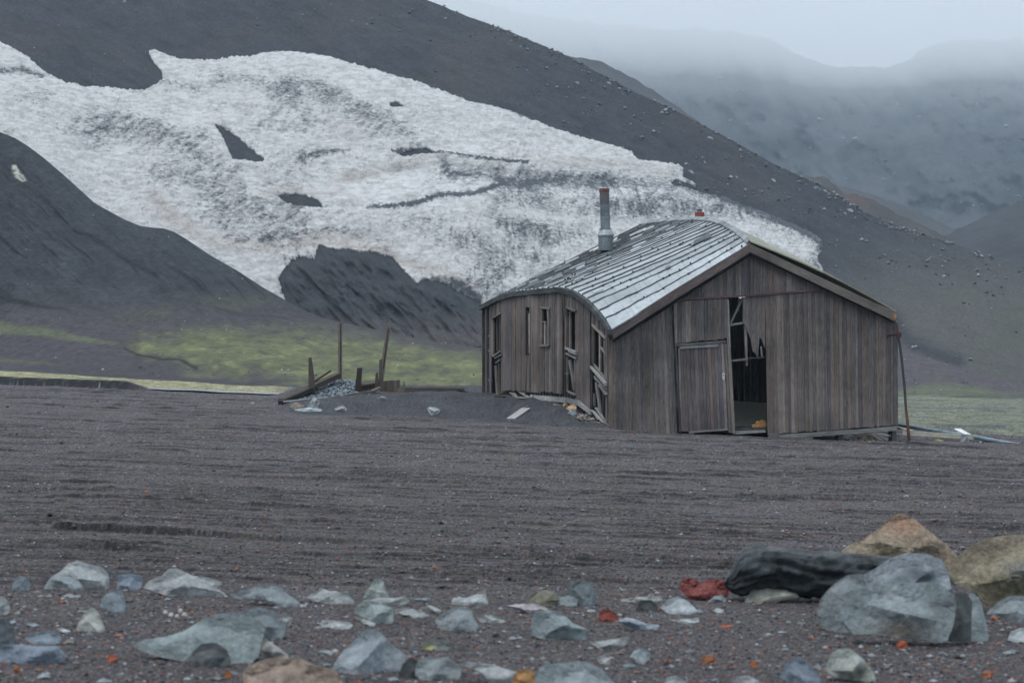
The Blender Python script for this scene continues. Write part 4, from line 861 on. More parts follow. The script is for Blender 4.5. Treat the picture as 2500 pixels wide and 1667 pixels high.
# ================================================================== ROCKS
def smooth_closed(pts, n):
    P = np.array(pts, float); d = np.hypot(*(np.roll(P, -1, 0) - P).T); s_ = np.concatenate([[0], np.cumsum(d)]); P2 = np.vstack([P, P[:1]])
    t = np.linspace(0, s_[-1], n, endpoint=False); return np.stack([np.interp(t, s_, P2[:, 0]), np.interp(t, s_, P2[:, 1])], 1)
def rock(name, label, pts, c, seed, depth=1.0, mat='stone', Y=None, cat='rock', group=None, planes=8, rough=.03, n=44, patch=None, flat=0.0, stria=0, lean=.55):
    """a solid boulder: its own outline, real depth front and back, faceted by random planes"""
    rs = np.random.RandomState(seed); P = smooth_closed(pts, n); yb = P[:, 1].max(); cx = P[:, 0].mean()
    if Y is None: Y = gY(cx, yb - 2)
    sink = 3
    k = Y / F; U = (P[:, 0] - cx) * k; Vv = -(P[:, 1] - yb) * k                       # metres across and up
    Wd = U.max() - U.min(); Ht = Vv.max() - Vv.min()
    vc = Ht * .42; uc = 0.0; D = depth * min(Wd, Ht * 1.7) * .5
    rings = [1.0, .93, .82, .68, .52, .34, .16]
    pl = []
    for j in range(planes):
        a, b = rs.uniform(-1.0, 1.0) * 2.4 / Wd, rs.uniform(-.45, 1.0) * lean * 4.2 / max(Ht, .3 * Wd); pl.append((a * D, b * D, rs.uniform(.5, .98) * D))
    def bulge(u, v, r, sgn):
        lo = sstep(.55, .05, v / max(Ht, 1e-3)); hu = np.sqrt(np.clip(1 - (2 * (u - (U.max() + U.min()) / 2) / Wd) ** 2, 0, 1))
        base = D * (1 - r ** 2.6) ** .55
        m = base
        for a, b, c0 in pl: m = np.minimum(m, np.maximum(c0 - (a * sgn * u + b * (v - vc)), 0.0) * (1 - r ** 6))
        m2 = D * (.35 + .6 * hu) * hu ** .5
        for a, b, c0 in pl: m2 = np.minimum(m2, np.maximum(c0 - (a * sgn * u + b * (v - vc)), .2 * D))
        return m * (1 - lo) + m2 * lo
    vs = []
    for sgn in (1, -1):
        for r in rings:
            u = uc + (U - uc) * r; v = vc + (Vv - vc) * r
            nn_ = fbm(u / Wd * 5 + seed, v / Wd * 5 * (1 + stria * 3), 4, seed) * rough * Wd * 1.3
            if stria: nn_ = nn_ + fbm(u / Wd * 2, v / Ht * 9, 3, seed) * stria * D * .5
            b = bulge(u, v, r, sgn) + nn_ * (1 - r ** 8)
            vs.append(np.stack([u, -b * sgn, v], 1))
        vs.append(np.array([[uc, -float(bulge(np.array(uc), np.array(vc), 0, sgn)) * sgn, vc]]))
    V_ = np.concatenate(vs); nr = len(rings); fs = []; tris = []; H1 = nr * n + 1
    for s0 in (0, 1):
        q0 = lambda r, i: s0 * H1 + r * n + i % n
        for r in range(nr - 1):
            for i in range(n):
                f = (q0(r, i), q0(r, i + 1), q0(r + 1, i + 1), q0(r + 1, i)); fs.append(f if s0 == 0 else f[::-1])
        for i in range(n):
            f = (q0(nr - 1, i), q0(nr - 1, i + 1), s0 * H1 + nr * n); tris.append(f if s0 == 0 else f[::-1])
    for i in range(n): fs.append((H1 + i, H1 + (i + 1) % n, (i + 1) % n, i))
    V_[:, 2] -= .10 * Ht * sstep(.3 * Ht, 0, V_[:, 2])
    ox = (cx - CX) * k; oz = H + (HY - yb) * k
    me = bpy.data.meshes.new(name); me.from_pydata(V_.tolist(), [], [tuple(reversed(f)) for f in fs + tris])
    Cb = np.ones((len(V_), 3)) * np.array(c) * (1 + .18 * fbm(V_[:, 0] / Wd * 3, V_[:, 2] / Wd * 3, 3, seed))[:, None]
    if patch:
        for (pu, pv, pr, pc) in patch:
            w_ = np.exp(-(((V_[:, 0] / Wd - pu) ** 2 + (V_[:, 2] / Ht - pv) ** 2) / pr ** 2)); Cb = mixc(Cb, w_, pc)
    a = me.color_attributes.new('col', 'FLOAT_COLOR', 'POINT'); a.data.foreach_set('color', np.concatenate([Cb, np.ones((len(V_), 1))], 1).astype(np.float32).ravel())
    me.materials.append(M[mat]); me.update()
    me.polygons.foreach_set('use_smooth', [True] * len(me.polygons))
    try: me.set_sharp_from_angle(angle=R(15))
    except Exception: pass
    o = bpy.data.objects.new(name, me); o.location = (ox, Y + D * .35, oz); col.objects.link(o); tag(o, label, cat, group)
    if me.polygons and False: pass
    return o
GR = (.235, .265, .278); GB = (.20, .24, .29); GP = (.32, .342, .345); GD = (.11, .127, .14); DKR = (.06, .066, .07); CR = (.36, .35, .30); TN = (.33, .235, .16); OR = (.30, .12, .06); RD_ = (.19, .06, .05)
SG = 'stones scattered on the ash in the foreground'
FG = [
 ("tall grey cobble standing alone at the far left edge of the stone scatter", [(27, 1440), (30, 1415), (45, 1405), (62, 1408), (74, 1425), (70, 1442)], (.17, .20, .22), {}),
 ("low bluish block at the right end of the upper left rock cluster", [(283, 1440), (288, 1402), (315, 1401), (345, 1406), (346, 1430), (335, 1438)], GB, {}),
 ("pale peaked grey rock at the back of the upper left cluster", [(103, 1434), (120, 1410), (145, 1395), (160, 1378), (185, 1369), (210, 1378), (245, 1385), (262, 1405), (262, 1438)], GP, {}),
 ("cream slab wedged on top of the upper left cluster", [(178, 1391), (190, 1383), (235, 1383), (252, 1394), (243, 1405), (193, 1406)], CR, {'Y': 15.0}),
 ("grey triangular rock in front of the pale peaked one, upper left", [(100, 1440), (125, 1412), (165, 1402), (192, 1420), (206, 1440)], GR, {}),
 ("small pale shard beside the hollow of the upper left cluster", [(186, 1414), (231, 1410), (222, 1428), (206, 1441), (196, 1430)], GP, {'Y': 14.0}),
 ("dark hollow-fronted wedge at the right of the upper left cluster", [(216, 1441), (235, 1408), (245, 1393), (268, 1395), (290, 1415), (306, 1442), (262, 1446)], GD, {'Y': 13.9}),
 ("thin pale flake lying below the upper left cluster", [(149, 1455), (170, 1449), (196, 1451), (196, 1457), (165, 1459)], GP, {}),
 ("broad pale grey hump in the back row, left of centre", [(347, 1436), (358, 1420), (378, 1410), (398, 1405), (401, 1393), (425, 1386), (447, 1396), (465, 1406), (510, 1411), (543, 1424), (522, 1436), (550, 1450), (560, 1457), (480, 1456), (400, 1448)], GP, {'depth': .8}),
 ("flat-topped grey slab leaning right, next to the broad pale hump", [(560, 1452), (600, 1440), (635, 1430), (682, 1430), (700, 1450), (736, 1476), (700, 1480), (650, 1466), (575, 1462)], GR, {'depth': .8}),
 ("jagged pale stone with a thin right-hand spike", [(744, 1460), (768, 1445), (785, 1435), (802, 1443), (852, 1444), (848, 1452), (866, 1470), (850, 1474), (780, 1468)], GP, {}),
 ("upright grey stone with a knobbly top in the back row centre", [(882, 1462), (895, 1440), (908, 1420), (918, 1412), (936, 1419), (940, 1438), (952, 1462)], (.25, .28, .27), {}),
 ("pale flat shelf stone beneath the knobbly upright one", [(882, 1466), (920, 1458), (965, 1460), (985, 1456), (1000, 1466), (985, 1478), (930, 1474)], GP, {}),
 ("bulky rounded grey stone under the pale shelf, centre left", [(864, 1498), (872, 1478), (892, 1465), (935, 1474), (958, 1485), (962, 1514), (945, 1524), (900, 1512)], (.27, .31, .31), {}),
 ("long smooth pale stone lying right of the bulky rounded one", [(958, 1488), (990, 1483), (1030, 1492), (1042, 1502), (1030, 1508), (980, 1502)], GP, {}),
 ("pale bar-shaped stone lying flat, left of centre", [(779, 1521), (788, 1513), (850, 1518), (862, 1527), (850, 1536), (786, 1530)], (.42, .44, .45), {}),
 ("small pale flake under the bulky rounded stone", [(867, 1508), (880, 1508), (918, 1522), (912, 1528), (885, 1520)], GP, {}),
 ("wing-shaped pale flake with a dark raised tip, centre", [(1100, 1474), (1105, 1460), (1130, 1463), (1160, 1452), (1186, 1439), (1189, 1466), (1195, 1477), (1150, 1475)], GP, {}),
 ("tilted pale grey block with a blue foot, centre", [(1060, 1516), (1080, 1498), (1105, 1486), (1132, 1482), (1152, 1492), (1158, 1512), (1172, 1538), (1110, 1540), (1080, 1540)], GR, {}),
 ("low pale stone trailing right of the tilted centre block", [(1168, 1512), (1185, 1499), (1210, 1503), (1236, 1517), (1225, 1521), (1175, 1520)], GP, {}),
 ("tiny pale slab pointing at the wing-shaped flake", [(1040, 1479), (1048, 1476), (1078, 1490), (1072, 1497), (1045, 1487)], GP, {}),
 ("small grey sliver between two centre slabs", [(1003, 1462), (1040, 1460), (1056, 1450), (1050, 1462), (1025, 1470)], GR, {}),
 ("pale rounded stone cut by the left frame edge, upper", [(-18, 1500), (-15, 1455), (5, 1455), (20, 1470), (24, 1492), (5, 1503)], GP, {}),
 ("dark blue-grey stone cut by the left frame edge, middle", [(-25, 1572), (-20, 1512), (10, 1510), (28, 1528), (38, 1570), (15, 1576)], GD, {}),
 ("long bluish bar-shaped slab at the lower left edge", [(-40, 1576), (20, 1573), (80, 1578), (140, 1578), (156, 1596), (158, 1612), (120, 1620), (60, 1616), (-40, 1612)], GB, {'depth': .9, 'planes': 4}),
 ("bluish low stone just above the long bar-shaped slab", [(58, 1560), (75, 1545), (130, 1538), (146, 1552), (148, 1570), (90, 1572)], (.20, .24, .28), {}),
 ("small bright stone right of the bluish low stone", [(134, 1534), (150, 1532), (173, 1541), (160, 1549)], (.45, .47, .48), {}),
 ("thin grey flake above the bluish low stone", [(57, 1522), (75, 1518), (96, 1526), (80, 1533)], GR, {}),
 ("pale pyramid-shaped stone standing alone at lower left", [(181, 1542), (192, 1515), (204, 1496), (222, 1482), (238, 1496), (247, 1520), (255, 1542), (240, 1537), (222, 1535), (210, 1543)], (.38, .39, .37), {'depth': 1.0}),
 ("overhanging wedge with a black underside, left", [(242, 1484), (245, 1464), (258, 1450), (295, 1440), (304, 1466), (306, 1490), (298, 1496), (275, 1489)], (.21, .25, .28), {}),
 ("largest sloping pale boulder at lower left with a dark overhang", [(320, 1578), (345, 1565), (410, 1555), (450, 1540), (490, 1515), (520, 1503), (565, 1497), (610, 1506), (646, 1528), (642, 1552), (628, 1600), (600, 1616), (540, 1600), (460, 1604), (400, 1598), (340, 1588)], (.24, .285, .29), {'depth': .8, 'rough': .015}),
 ("dark rounded boulder leaning on the front of the largest sloping one", [(456, 1622), (468, 1592), (490, 1573), (525, 1570), (552, 1588), (562, 1618), (540, 1630), (485, 1628)], (.10, .11, .115), {}),
 ("grey rock behind the right end of the largest sloping boulder", [(572, 1502), (600, 1490), (625, 1484), (668, 1495), (690, 1522), (700, 1548), (668, 1562), (640, 1550)], (.20, .23, .25), {}),
 ("pale nub beside the grey rock behind the sloping boulder", [(684, 1512), (695, 1502), (714, 1508), (708, 1525), (690, 1530)], GP, {}),
 ("crumbly pale chunk beside the dark overhang", [(630, 1580), (645, 1558), (662, 1570), (690, 1590), (705, 1605), (680, 1612), (640, 1605)], (.33, .33, .32), {}),
 ("tan pinkish boulder at the bottom edge, left of centre", [(588, 1648), (600, 1630), (635, 1615), (675, 1607), (728, 1610), (772, 1630), (815, 1638), (834, 1664), (830, 1710), (600, 1710)], (.33, .26, .215), {'mat': 'tanstone', 'rough': .05}),
 ("big chevron-shaped grey rock, bottom centre left", [(808, 1630), (835, 1592), (866, 1564), (885, 1542), (917, 1537), (936, 1556), (962, 1582), (992, 1604), (985, 1625), (968, 1642), (930, 1632), (880, 1634), (830, 1634)], (.25, .285, .31), {'depth': .9, 'planes': 4, 'rough': .015}),
 ("nearly black lump beside the chevron-shaped rock", [(972, 1645), (984, 1620), (1000, 1605), (1020, 1612), (1032, 1642), (1020, 1655), (985, 1655)], DKR, {}),
 ("grey rock under the lichened stone, bottom centre", [(1012, 1650), (1015, 1620), (1040, 1605), (1090, 1605), (1128, 1632), (1122, 1655), (1060, 1660)], GR, {}),
 ("dark rounded stone with a yellow green lichen patch", [(1028, 1584), (1040, 1567), (1072, 1561), (1105, 1570), (1118, 1597), (1100, 1610), (1060, 1609), (1036, 1602)], (.15, .165, .165), {'Y': 10.9, 'patch': [(-.33, .55, .22, (.33, .34, .16))]}),
 ("long pale slab lying by the orange stone at the bottom edge", [(1118, 1622), (1140, 1616), (1200, 1623), (1262, 1642), (1268, 1668), (1200, 1672), (1170, 1640)], GP, {'planes': 3}),
 ("orange brown stone at the bottom edge", [(1248, 1676), (1255, 1648), (1275, 1633), (1300, 1637), (1312, 1660), (1308, 1690), (1255, 1690)], (.42, .24, .11), {'mat': 'tanstone'}),
 ("broad grey boulder cut by the bottom edge, centre", [(1300, 1700), (1308, 1655), (1322, 1625), (1375, 1621), (1430, 1617), (1470, 1635), (1492, 1662), (1525, 1690), (1520, 1710), (1305, 1710)], (.27, .31, .325), {}),
 ("dull brown rounded stone at the back, right of centre", [(1288, 1472), (1298, 1452), (1328, 1440), (1355, 1446), (1368, 1464), (1350, 1478), (1305, 1478)], (.16, .155, .12), {'planes': 2}),
 ("dark angular stone standing at the back, right of centre", [(1382, 1450), (1394, 1426), (1415, 1414), (1445, 1425), (1456, 1450), (1450, 1480), (1405, 1480)], (.13, .155, .165), {}),
 ("small pale stone at the foot of the dark angular one", [(1348, 1474), (1360, 1458), (1390, 1454), (1412, 1462), (1408, 1480), (1360, 1480)], GR, {}),
 ("craggy grey rock with a deep black underside, centre right", [(1296, 1550), (1298, 1515), (1305, 1494), (1338, 1489), (1378, 1503), (1402, 1524), (1432, 1536), (1438, 1556), (1415, 1562), (1340, 1556)], (.22, .26, .27), {'depth': .8}),
 ("pinkish pale flat stone resting above the craggy grey rock", [(1238, 1478), (1300, 1472), (1325, 1478), (1344, 1492), (1300, 1497), (1262, 1488)], (.38, .35, .37), {}),
 ("tiny maroon stone on the craggy grey rock", [(1310, 1492), (1318, 1486), (1334, 1490), (1332, 1496), (1318, 1497)], (.10, .025, .035), {'Y': 12.1}),
 ("brick red stone in front of the pale row, right of centre", [(1461, 1514), (1464, 1492), (1484, 1486), (1512, 1503), (1508, 1517), (1480, 1518)], RD_, {'mat': 'scoria'}),
 ("big red pitted scoria lump beside the dark log", [(1659, 1438), (1664, 1420), (1680, 1410), (1696, 1412), (1712, 1425), (1740, 1414), (1768, 1415), (1783, 1438), (1779, 1456), (1750, 1462), (1715, 1467), (1690, 1466), (1672, 1452)], (.20, .07, .065), {'mat': 'scoria', 'rough': .11, 'n': 90, 'planes': 12}),
 ("long pale slab behind the small black stone", [(1514, 1463), (1560, 1457), (1616, 1454), (1618, 1466), (1560, 1472), (1520, 1470)], GP, {}),
 ("small nearly black stone under the long pale slab", [(1552, 1490), (1562, 1466), (1590, 1464), (1607, 1480), (1606, 1494), (1570, 1493)], DKR, {}),
 ("smooth pale wedge left of the red scoria", [(1612, 1484), (1632, 1463), (1655, 1456), (1680, 1467), (1706, 1493), (1675, 1499), (1630, 1494)], (.33, .36, .38), {'planes': 3}),
 ("low grey stone at the foot of the red scoria", [(1728, 1469), (1745, 1455), (1765, 1452), (1775, 1462), (1768, 1472)], GR, {}),
 ("cream flat-topped rock with a dark foot below the log", [(1818, 1470), (1836, 1441), (1870, 1435), (1915, 1433), (1926, 1444), (1950, 1446), (1953, 1460), (1905, 1466), (1870, 1474), (1835, 1474)], (.40, .40, .35), {'patch': [(0, .05, .25, (.10, .10, .09))]}),
 ("pale sharp-edged shard in the open ash, right of centre", [(1438, 1568), (1470, 1564), (1505, 1559), (1537, 1555), (1528, 1574), (1500, 1584), (1470, 1586)], GP, {}),
 ("pale bluish low hump right of the brick red stone", [(1510, 1516), (1530, 1507), (1555, 1512), (1580, 1524), (1612, 1526), (1602, 1537), (1540, 1538)], (.27, .31, .35), {}),
 ("thin white flake in the open ash near the thin red slab", [(1638, 1512), (1660, 1512), (1706, 1508), (1708, 1518), (1670, 1523)], (.44, .47, .48), {}),
 ("oval grey pebble in the open ash near the bottom, right of centre", [(1538, 1604), (1548, 1589), (1570, 1583), (1588, 1593), (1586, 1610), (1562, 1620)], (.26, .30, .32), {'planes': 2}),
 ("small pale stone left of the oval grey pebble", [(1455, 1606), (1470, 1600), (1492, 1608), (1488, 1622), (1465, 1620)], GP, {}),
 ("pale stone half out of the bottom edge, right of centre", [(1618, 1680), (1628, 1655), (1650, 1650), (1672, 1662), (1690, 1690), (1630, 1695)], GP, {}),
 ("pale slab on the bottom edge below the dark hollow stone", [(1792, 1672), (1800, 1652), (1830, 1650), (1862, 1668), (1875, 1690), (1810, 1690)], GP, {}),
 ("large tan pyramid-shaped boulder behind the dark log", [(2058, 1350), (2078, 1335), (2110, 1318), (2145, 1298), (2178, 1266), (2205, 1252), (2232, 1263), (2262, 1288), (2300, 1318), (2330, 1342), (2352, 1370), (2330, 1392), (2200, 1390), (2080, 1375)], (.30, .245, .185), {'mat': 'tanstone', 'Y': 14.8, 'depth': .8, 'rough': .03, 'patch': [(.02, .8, .18, (.29, .185, .13)), (-.1, .2, .2, (.24, .215, .14))]}),
 ("huge tan boulder with a mossy tint cut by the right edge", [(2322, 1395), (2345, 1360), (2375, 1335), (2420, 1315), (2470, 1308), (2560, 1304), (2640, 1360), (2650, 1440), (2560, 1470), (2450, 1478), (2405, 1462), (2385, 1442), (2330, 1425)], (.29, .25, .19), {'mat': 'tanstone', 'Y': 13.2, 'depth': .6, 'rough': .04, 'patch': [(-.1, .15, .35, (.20, .185, .12)), (.0, .5, .12, (.17, .18, .17))]}),
 ("grey boulder leaning behind the left of the biggest one", [(1998, 1494), (2008, 1462), (2036, 1430), (2072, 1405), (2112, 1402), (2140, 1425), (2150, 1510), (2100, 1530), (2050, 1534), (2008, 1524)], (.19, .215, .225), {'Y': 12.1, 'depth': .9}),
 ("smooth grey cap boulder on top of the biggest pile at right", [(2108, 1408), (2140, 1392), (2176, 1366), (2220, 1352), (2270, 1354), (2308, 1370), (2324, 1405), (2330, 1460), (2280, 1470), (2180, 1460), (2125, 1440)], (.29, .325, .355), {'Y': 12.1, 'depth': .9, 'patch': [(.06, .56, .17, (.075, .09, .105)), (-.12, .46, .10, (.09, .11, .12)), (.2, .5, .1, (.08, .1, .11))]}),  # dark patches paint the shade of the hollow below the cap
 ("biggest pale grey boulder in the right foreground", [(2050, 1506), (2072, 1482), (2108, 1440), (2132, 1415), (2160, 1414), (2200, 1426), (2290, 1424), (2322, 1440), (2344, 1470), (2335, 1520), (2312, 1556), (2220, 1548), (2140, 1540), (2085, 1540)], (.235, .275, .285), {'Y': 11.5, 'depth': .8, 'planes': 12, 'patch': [(0, .1, .22, (.19, .17, .15)), (-.05, .75, .25, (.30, .335, .35)), (.38, .5, .14, (.13, .15, .155))]}),
 ("dark narrow rock between the biggest boulder and the upright slab", [(2318, 1555), (2326, 1480), (2335, 1448), (2362, 1446), (2376, 1470), (2372, 1555)], (.10, .112, .115), {'Y': 11.65}),
 ("upright grey slab standing at the right end of the biggest pile", [(2342, 1555), (2350, 1510), (2360, 1462), (2376, 1446), (2394, 1460), (2406, 1505), (2417, 1552), (2400, 1566), (2368, 1566)], (.25, .295, .305), {'depth': .7}),
 ("pale grey rock below the huge tan boulder at the right edge", [(2412, 1500), (2438, 1472), (2468, 1457), (2525, 1456), (2545, 1520), (2480, 1514), (2440, 1506)], GR, {'Y': 12.2}),
 ("white rounded stone at the right edge", [(2463, 1562), (2470, 1542), (2495, 1533), (2530, 1540), (2535, 1570), (2480, 1568)], (.42, .45, .47), {}),
 ("greenish hollow-fronted triangular stone, bottom right", [(2018, 1640), (2028, 1602), (2048, 1586), (2082, 1586), (2112, 1612), (2135, 1640), (2146, 1668), (2108, 1658), (2040, 1652)], (.33, .355, .33), {'patch': [(.1, .25, .25, (.12, .13, .10))]}),
 ("blue-grey leaf-shaped stone at bottom right", [(1905, 1655), (1925, 1615), (1955, 1604), (1982, 1622), (2002, 1650), (2006, 1678), (1950, 1675)], (.17, .205, .245), {}),
 ("orange red cinder right of the oval pebble", [(1708, 1612), (1720, 1603), (1742, 1603), (1752, 1612), (1742, 1621), (1718, 1620)], OR, {'mat': 'scoria'}),
 ("bright orange cinder below the biggest boulder", [(2188, 1574), (2198, 1562), (2212, 1564), (2217, 1576), (2210, 1586), (2194, 1585)], (.36, .11, .06), {'mat': 'scoria'}),
 ("round orange red cinder at lower left", [(258, 1606), (266, 1598), (280, 1598), (287, 1608), (280, 1619), (264, 1618)], (.34, .11, .07), {'mat': 'scoria'}),
 ("dark red cinder against the largest sloping boulder", [(438, 1598), (446, 1588), (460, 1589), (464, 1600), (456, 1609), (442, 1608)], (.32, .05, .045), {'mat': 'scoria', 'Y': 10.6}),
 ("small orange cinder near the bottom left edge", [(30, 1634), (40, 1624), (50, 1630), (48, 1642), (36, 1644)], OR, {'mat': 'scoria'}),
 ("small red cinder above the tan pinkish boulder", [(545, 1648), (552, 1638), (566, 1642), (566, 1656), (552, 1657)], OR, {'mat': 'scoria'}),
 ("small orange cinder near the bottom, between oval pebble and leaf stone", [(1828, 1622), (1838, 1612), (1852, 1616), (1852, 1628), (1836, 1630)], OR, {'mat': 'scoria'}),
 ("thin flat red slab in the open ash", [(1756, 1528), (1770, 1523), (1790, 1526), (1788, 1533), (1762, 1534)], (.38, .14, .10), {'mat': 'scoria'}),
 ("small bright stone below the red scoria lump", [(1740, 1490), (1750, 1483), (1768, 1488), (1766, 1497), (1750, 1496)], (.46, .48, .48), {}),
 ("orange cinder at the bottom right near the frame corner", [(2398, 1650), (2408, 1642), (2424, 1646), (2422, 1658), (2404, 1658)], (.30, .12, .07), {'mat': 'scoria'}),
 ("small pale flake by the bar-shaped stone near the chevron rock", [(775, 1590), (790, 1584), (816, 1592), (808, 1600), (784, 1598)], GP, {}),
]
for i, (lb, pts, c, kw) in enumerate(FG):
    cn = 'boulder' if ('boulder' in lb) else 'cinder' if 'cinder' in lb else 'rock'
    rock(cn, lb, pts, c, 300 + i, cat='boulder' if cn == 'boulder' else 'stone', group=SG, **kw)
for i, (x, y, w_, wh) in enumerate(((404, 1491, 12, 'leftmost'), (417, 1497, 14, 'second from the left'), (440, 1488, 13, 'topmost'), (450, 1497, 15, 'rightmost'), (432, 1502, 12, 'lowest'))):
    rock('pebble', 'small white pebble, ' + wh + ' of the little cluster on the ash at left', [(x - w_ / 2, y + 5), (x - w_ / 3, y - 3), (x + w_ / 3, y - 3), (x + w_ / 2, y + 5), (x, y + 8)], (.5, .49, .47), 500 + i, cat='pebble', group='white pebbles in a little cluster', n=16)
# the dark weathered log lying behind the grey boulders
def log():
    Yl = 13.35; n_ = 44; m_ = 110; V_ = []; Cc = []
    top = curve([(1768, 1420), (1776, 1402), (1790, 1384), (1800, 1350), (1815, 1336), (1850, 1330), (1900, 1334), (1960, 1343), (2050, 1349), (2120, 1352), (2200, 1362)])
    bt_ = curve([(1768, 1426), (1785, 1446), (1810, 1455), (1840, 1444), (1870, 1436), (1905, 1440), (1950, 1455), (2010, 1458), (2100, 1450), (2200, 1440)])
    xs = np.linspace(1768, 2200, m_)
    for x in xs:
        t0, b0 = top(x), bt_(x); cy = (t0 + b0) / 2; r = (b0 - t0) / 2 * Yl / F
        for k in range(n_):
            a = 2 * math.pi * k / n_; g = 1 + .55 * float(fbm(x * .009, k * .55, 4, 7)) - .35 * max(0, float(ridged(np.array(x * .006), np.array(k * .8), 6)) - .6) + .22 * float(fbm(x * .05, k * .9, 3, 8)); edge_ = min(1, abs(math.sin(a)) + .3)
            p = at(x, cy, Yl + .22) + Vector((0, -math.cos(a) * max(r, .05) * 1.05 * g, math.sin(a) * r * (1 + (g - 1) * .5)))
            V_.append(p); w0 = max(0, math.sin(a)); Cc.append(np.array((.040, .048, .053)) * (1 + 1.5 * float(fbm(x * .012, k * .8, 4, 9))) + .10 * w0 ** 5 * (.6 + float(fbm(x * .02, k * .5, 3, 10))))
    fs = []
    for i in range(m_ - 1):
        for k in range(n_): fs.append((i * n_ + k, i * n_ + (k + 1) % n_, (i + 1) * n_ + (k + 1) % n_, (i + 1) * n_ + k))
    V_ = np.array(V_); org = V_.mean(0); org[2] = V_[:, 2].min()
    me = bpy.data.meshes.new('log'); me.from_pydata((V_ - org).tolist(), [], fs + [tuple(range(n_)), tuple(range((m_ - 1) * n_, m_ * n_))[::-1]])
    a = me.color_attributes.new('col', 'FLOAT_COLOR', 'POINT'); a.data.foreach_set('color', np.concatenate([np.clip(np.array(Cc), .006, 1), np.ones((len(Cc), 1))], 1).astype(np.float32).ravel())
    me.materials.append(M['stone']); me.update(); me.polygons.foreach_set('use_smooth', [True] * len(me.polygons)); o = bpy.data.objects.new('log', me); o.location = org; col.objects.link(o)
    tag(o, 'thick dark waterlogged log lying between the red scoria and the grey boulders', 'log')
log()

# ================================================================== RUIN ON THE SAND BANK, LEFT OF THE SHED
OW = np.array((.064, .053, .046)); OWL = np.array((.17, .14, .12)); YR = 59.0
def zat(px, Y): return ground_z(px, Y)
def post(name, label, pts, c, Y=YR, group='old posts standing in the ruin', depth=None, extra=None):
    """a squared timber whose front outline is given; stands in the bank"""
    m_ = MB(); P = [at(x, y, Y) for x, y in pts]; wd = depth or max(abs(P[0].x - P[-1].x), .08); m_.prism(P, (0, wd, 0), c, axis=(P[1] - P[0]) if len(P) == 4 else (0, 0, 1)); 
    for e in (extra or []): m_.prism([at(x, y, Y - .02) for x, y in e[0]], (0, .06, 0), e[1])
    zb = min(p.z for p in P); org = Vector((sum(p.x for p in P) / len(P), Y, zb)); o = m_.build(name, M['wood_plain'], None, org); tag(o, label, 'post', group); return o
post('post', 'thick dark post left of the slate heap, tapering to its top', [(755, 982), (753, 940), (753, 874), (759, 872), (762, 890), (766, 920), (770, 982)], OW, 58.2)
post('post', 'tallest straight post, pale grey brown, rising behind the slate heap', [(825, 938), (826, 787), (831, 788), (832, 783), (835, 785), (834, 938)], OWL * .85, 61.0, extra=[([(831, 790), (832.5, 790), (832, 936), (830.5, 936)], OW * .4)])
post('post', 'short black square post right of the slate heap', [(865, 966), (872, 898), (884, 898), (879, 966)], OW * .5, 58.6)
post('post', 'tall leaning post with a split top, right of the ruin', [(924, 945), (932, 880), (944, 796), (947, 788), (950, 793), (954, 797), (944, 860), (934, 945)], OWL * .8, 60.0, extra=[([(948, 800), (949.5, 800), (936, 900), (934.5, 900)], OW * .5)])
post('post', 'short broken post at the foot of the leaning one', [(924, 952), (926, 878), (933, 876), (935, 952)], OW * 1.25, 59.4)
post('post', 'low dark stub beside the plank box', [(914, 952), (917, 912), (922, 908), (926, 952)], OW, 59.1)
box = empty('plank_box', (at(950, 960, 58.9).x, 58.9, at(950, 960, 58.9).z), 'low box of upright brown planks at the right end of the ruin', 'box')
for x0, x1, yt, c in ((928, 937, 930, OW * 1.15), (937.5, 947, 929, OW * 1.0), (947.5, 961, 928, OW * 1.1), (961.5, 968, 928, OWL * .7), (968.5, 976, 927, OW * 1.2)):
    m_ = MB(); m_.prism([at(x0, 966, 58.8), at(x0, yt + 1, 58.8), at(x1, yt, 58.8), at(x1, 966, 58.8)], (0, .06, 0), c, axis=(0, 0, 1)); m_.build('plank', M['wood_plain'], box)
m_ = MB(); m_.prism([at(976, 928, 58.82), at(976, 966, 58.82), at(972, 966, 60.2), at(972, 930, 60.2)], (-.06, 0, 0), OW * .6); m_.build('plank', M['wood_plain'], box)
m_ = MB(); m_.prism([at(928, 931, 58.82), at(928, 966, 58.82), at(930, 966, 60.2), at(930, 932, 60.2)], (.06, 0, 0), OW * .5); m_.build('plank', M['wood_plain'], box)
m_ = MB(); m_.prism([at(969, 966, 58.4), at(969, 950, 58.4), at(975, 946, 58.4), at(980, 945, 58.4), at(985, 941, 58.4), at(986, 928, 58.4), at(989, 936, 58.4), at(988, 966, 58.4)], (0, .06, 0), OWL * .75); m_.build('splintered_plank', M['wood_plain'], box)
low = empty('plank_wall', (at(895, 962, 59.3).x, 59.3, at(895, 962, 59.3).z), 'low row of dark planks between the black post and the stub', 'wall')
for x0, x1, yt in ((876, 886, 938), (886.5, 899, 939), (899.5, 909, 937), (909.5, 917, 935)):
    m_ = MB(); m_.prism([at(x0, 968, 59.3), at(x0, yt, 59.3), at(x1, yt - 1, 59.3), at(x1, 968, 59.3)], (0, .06, 0), OW * rnd.uniform(.7, 1)); m_.build('plank', M['wood_plain'], low)
m_ = MB(); m_.prism([at(878, 940, 59.25), at(917, 935, 59.25), at(915, 928, 60.4), at(880, 932, 60.4)], (0, 0, -.05), OW * .8); m_.build('top_board', M['wood_plain'], low)
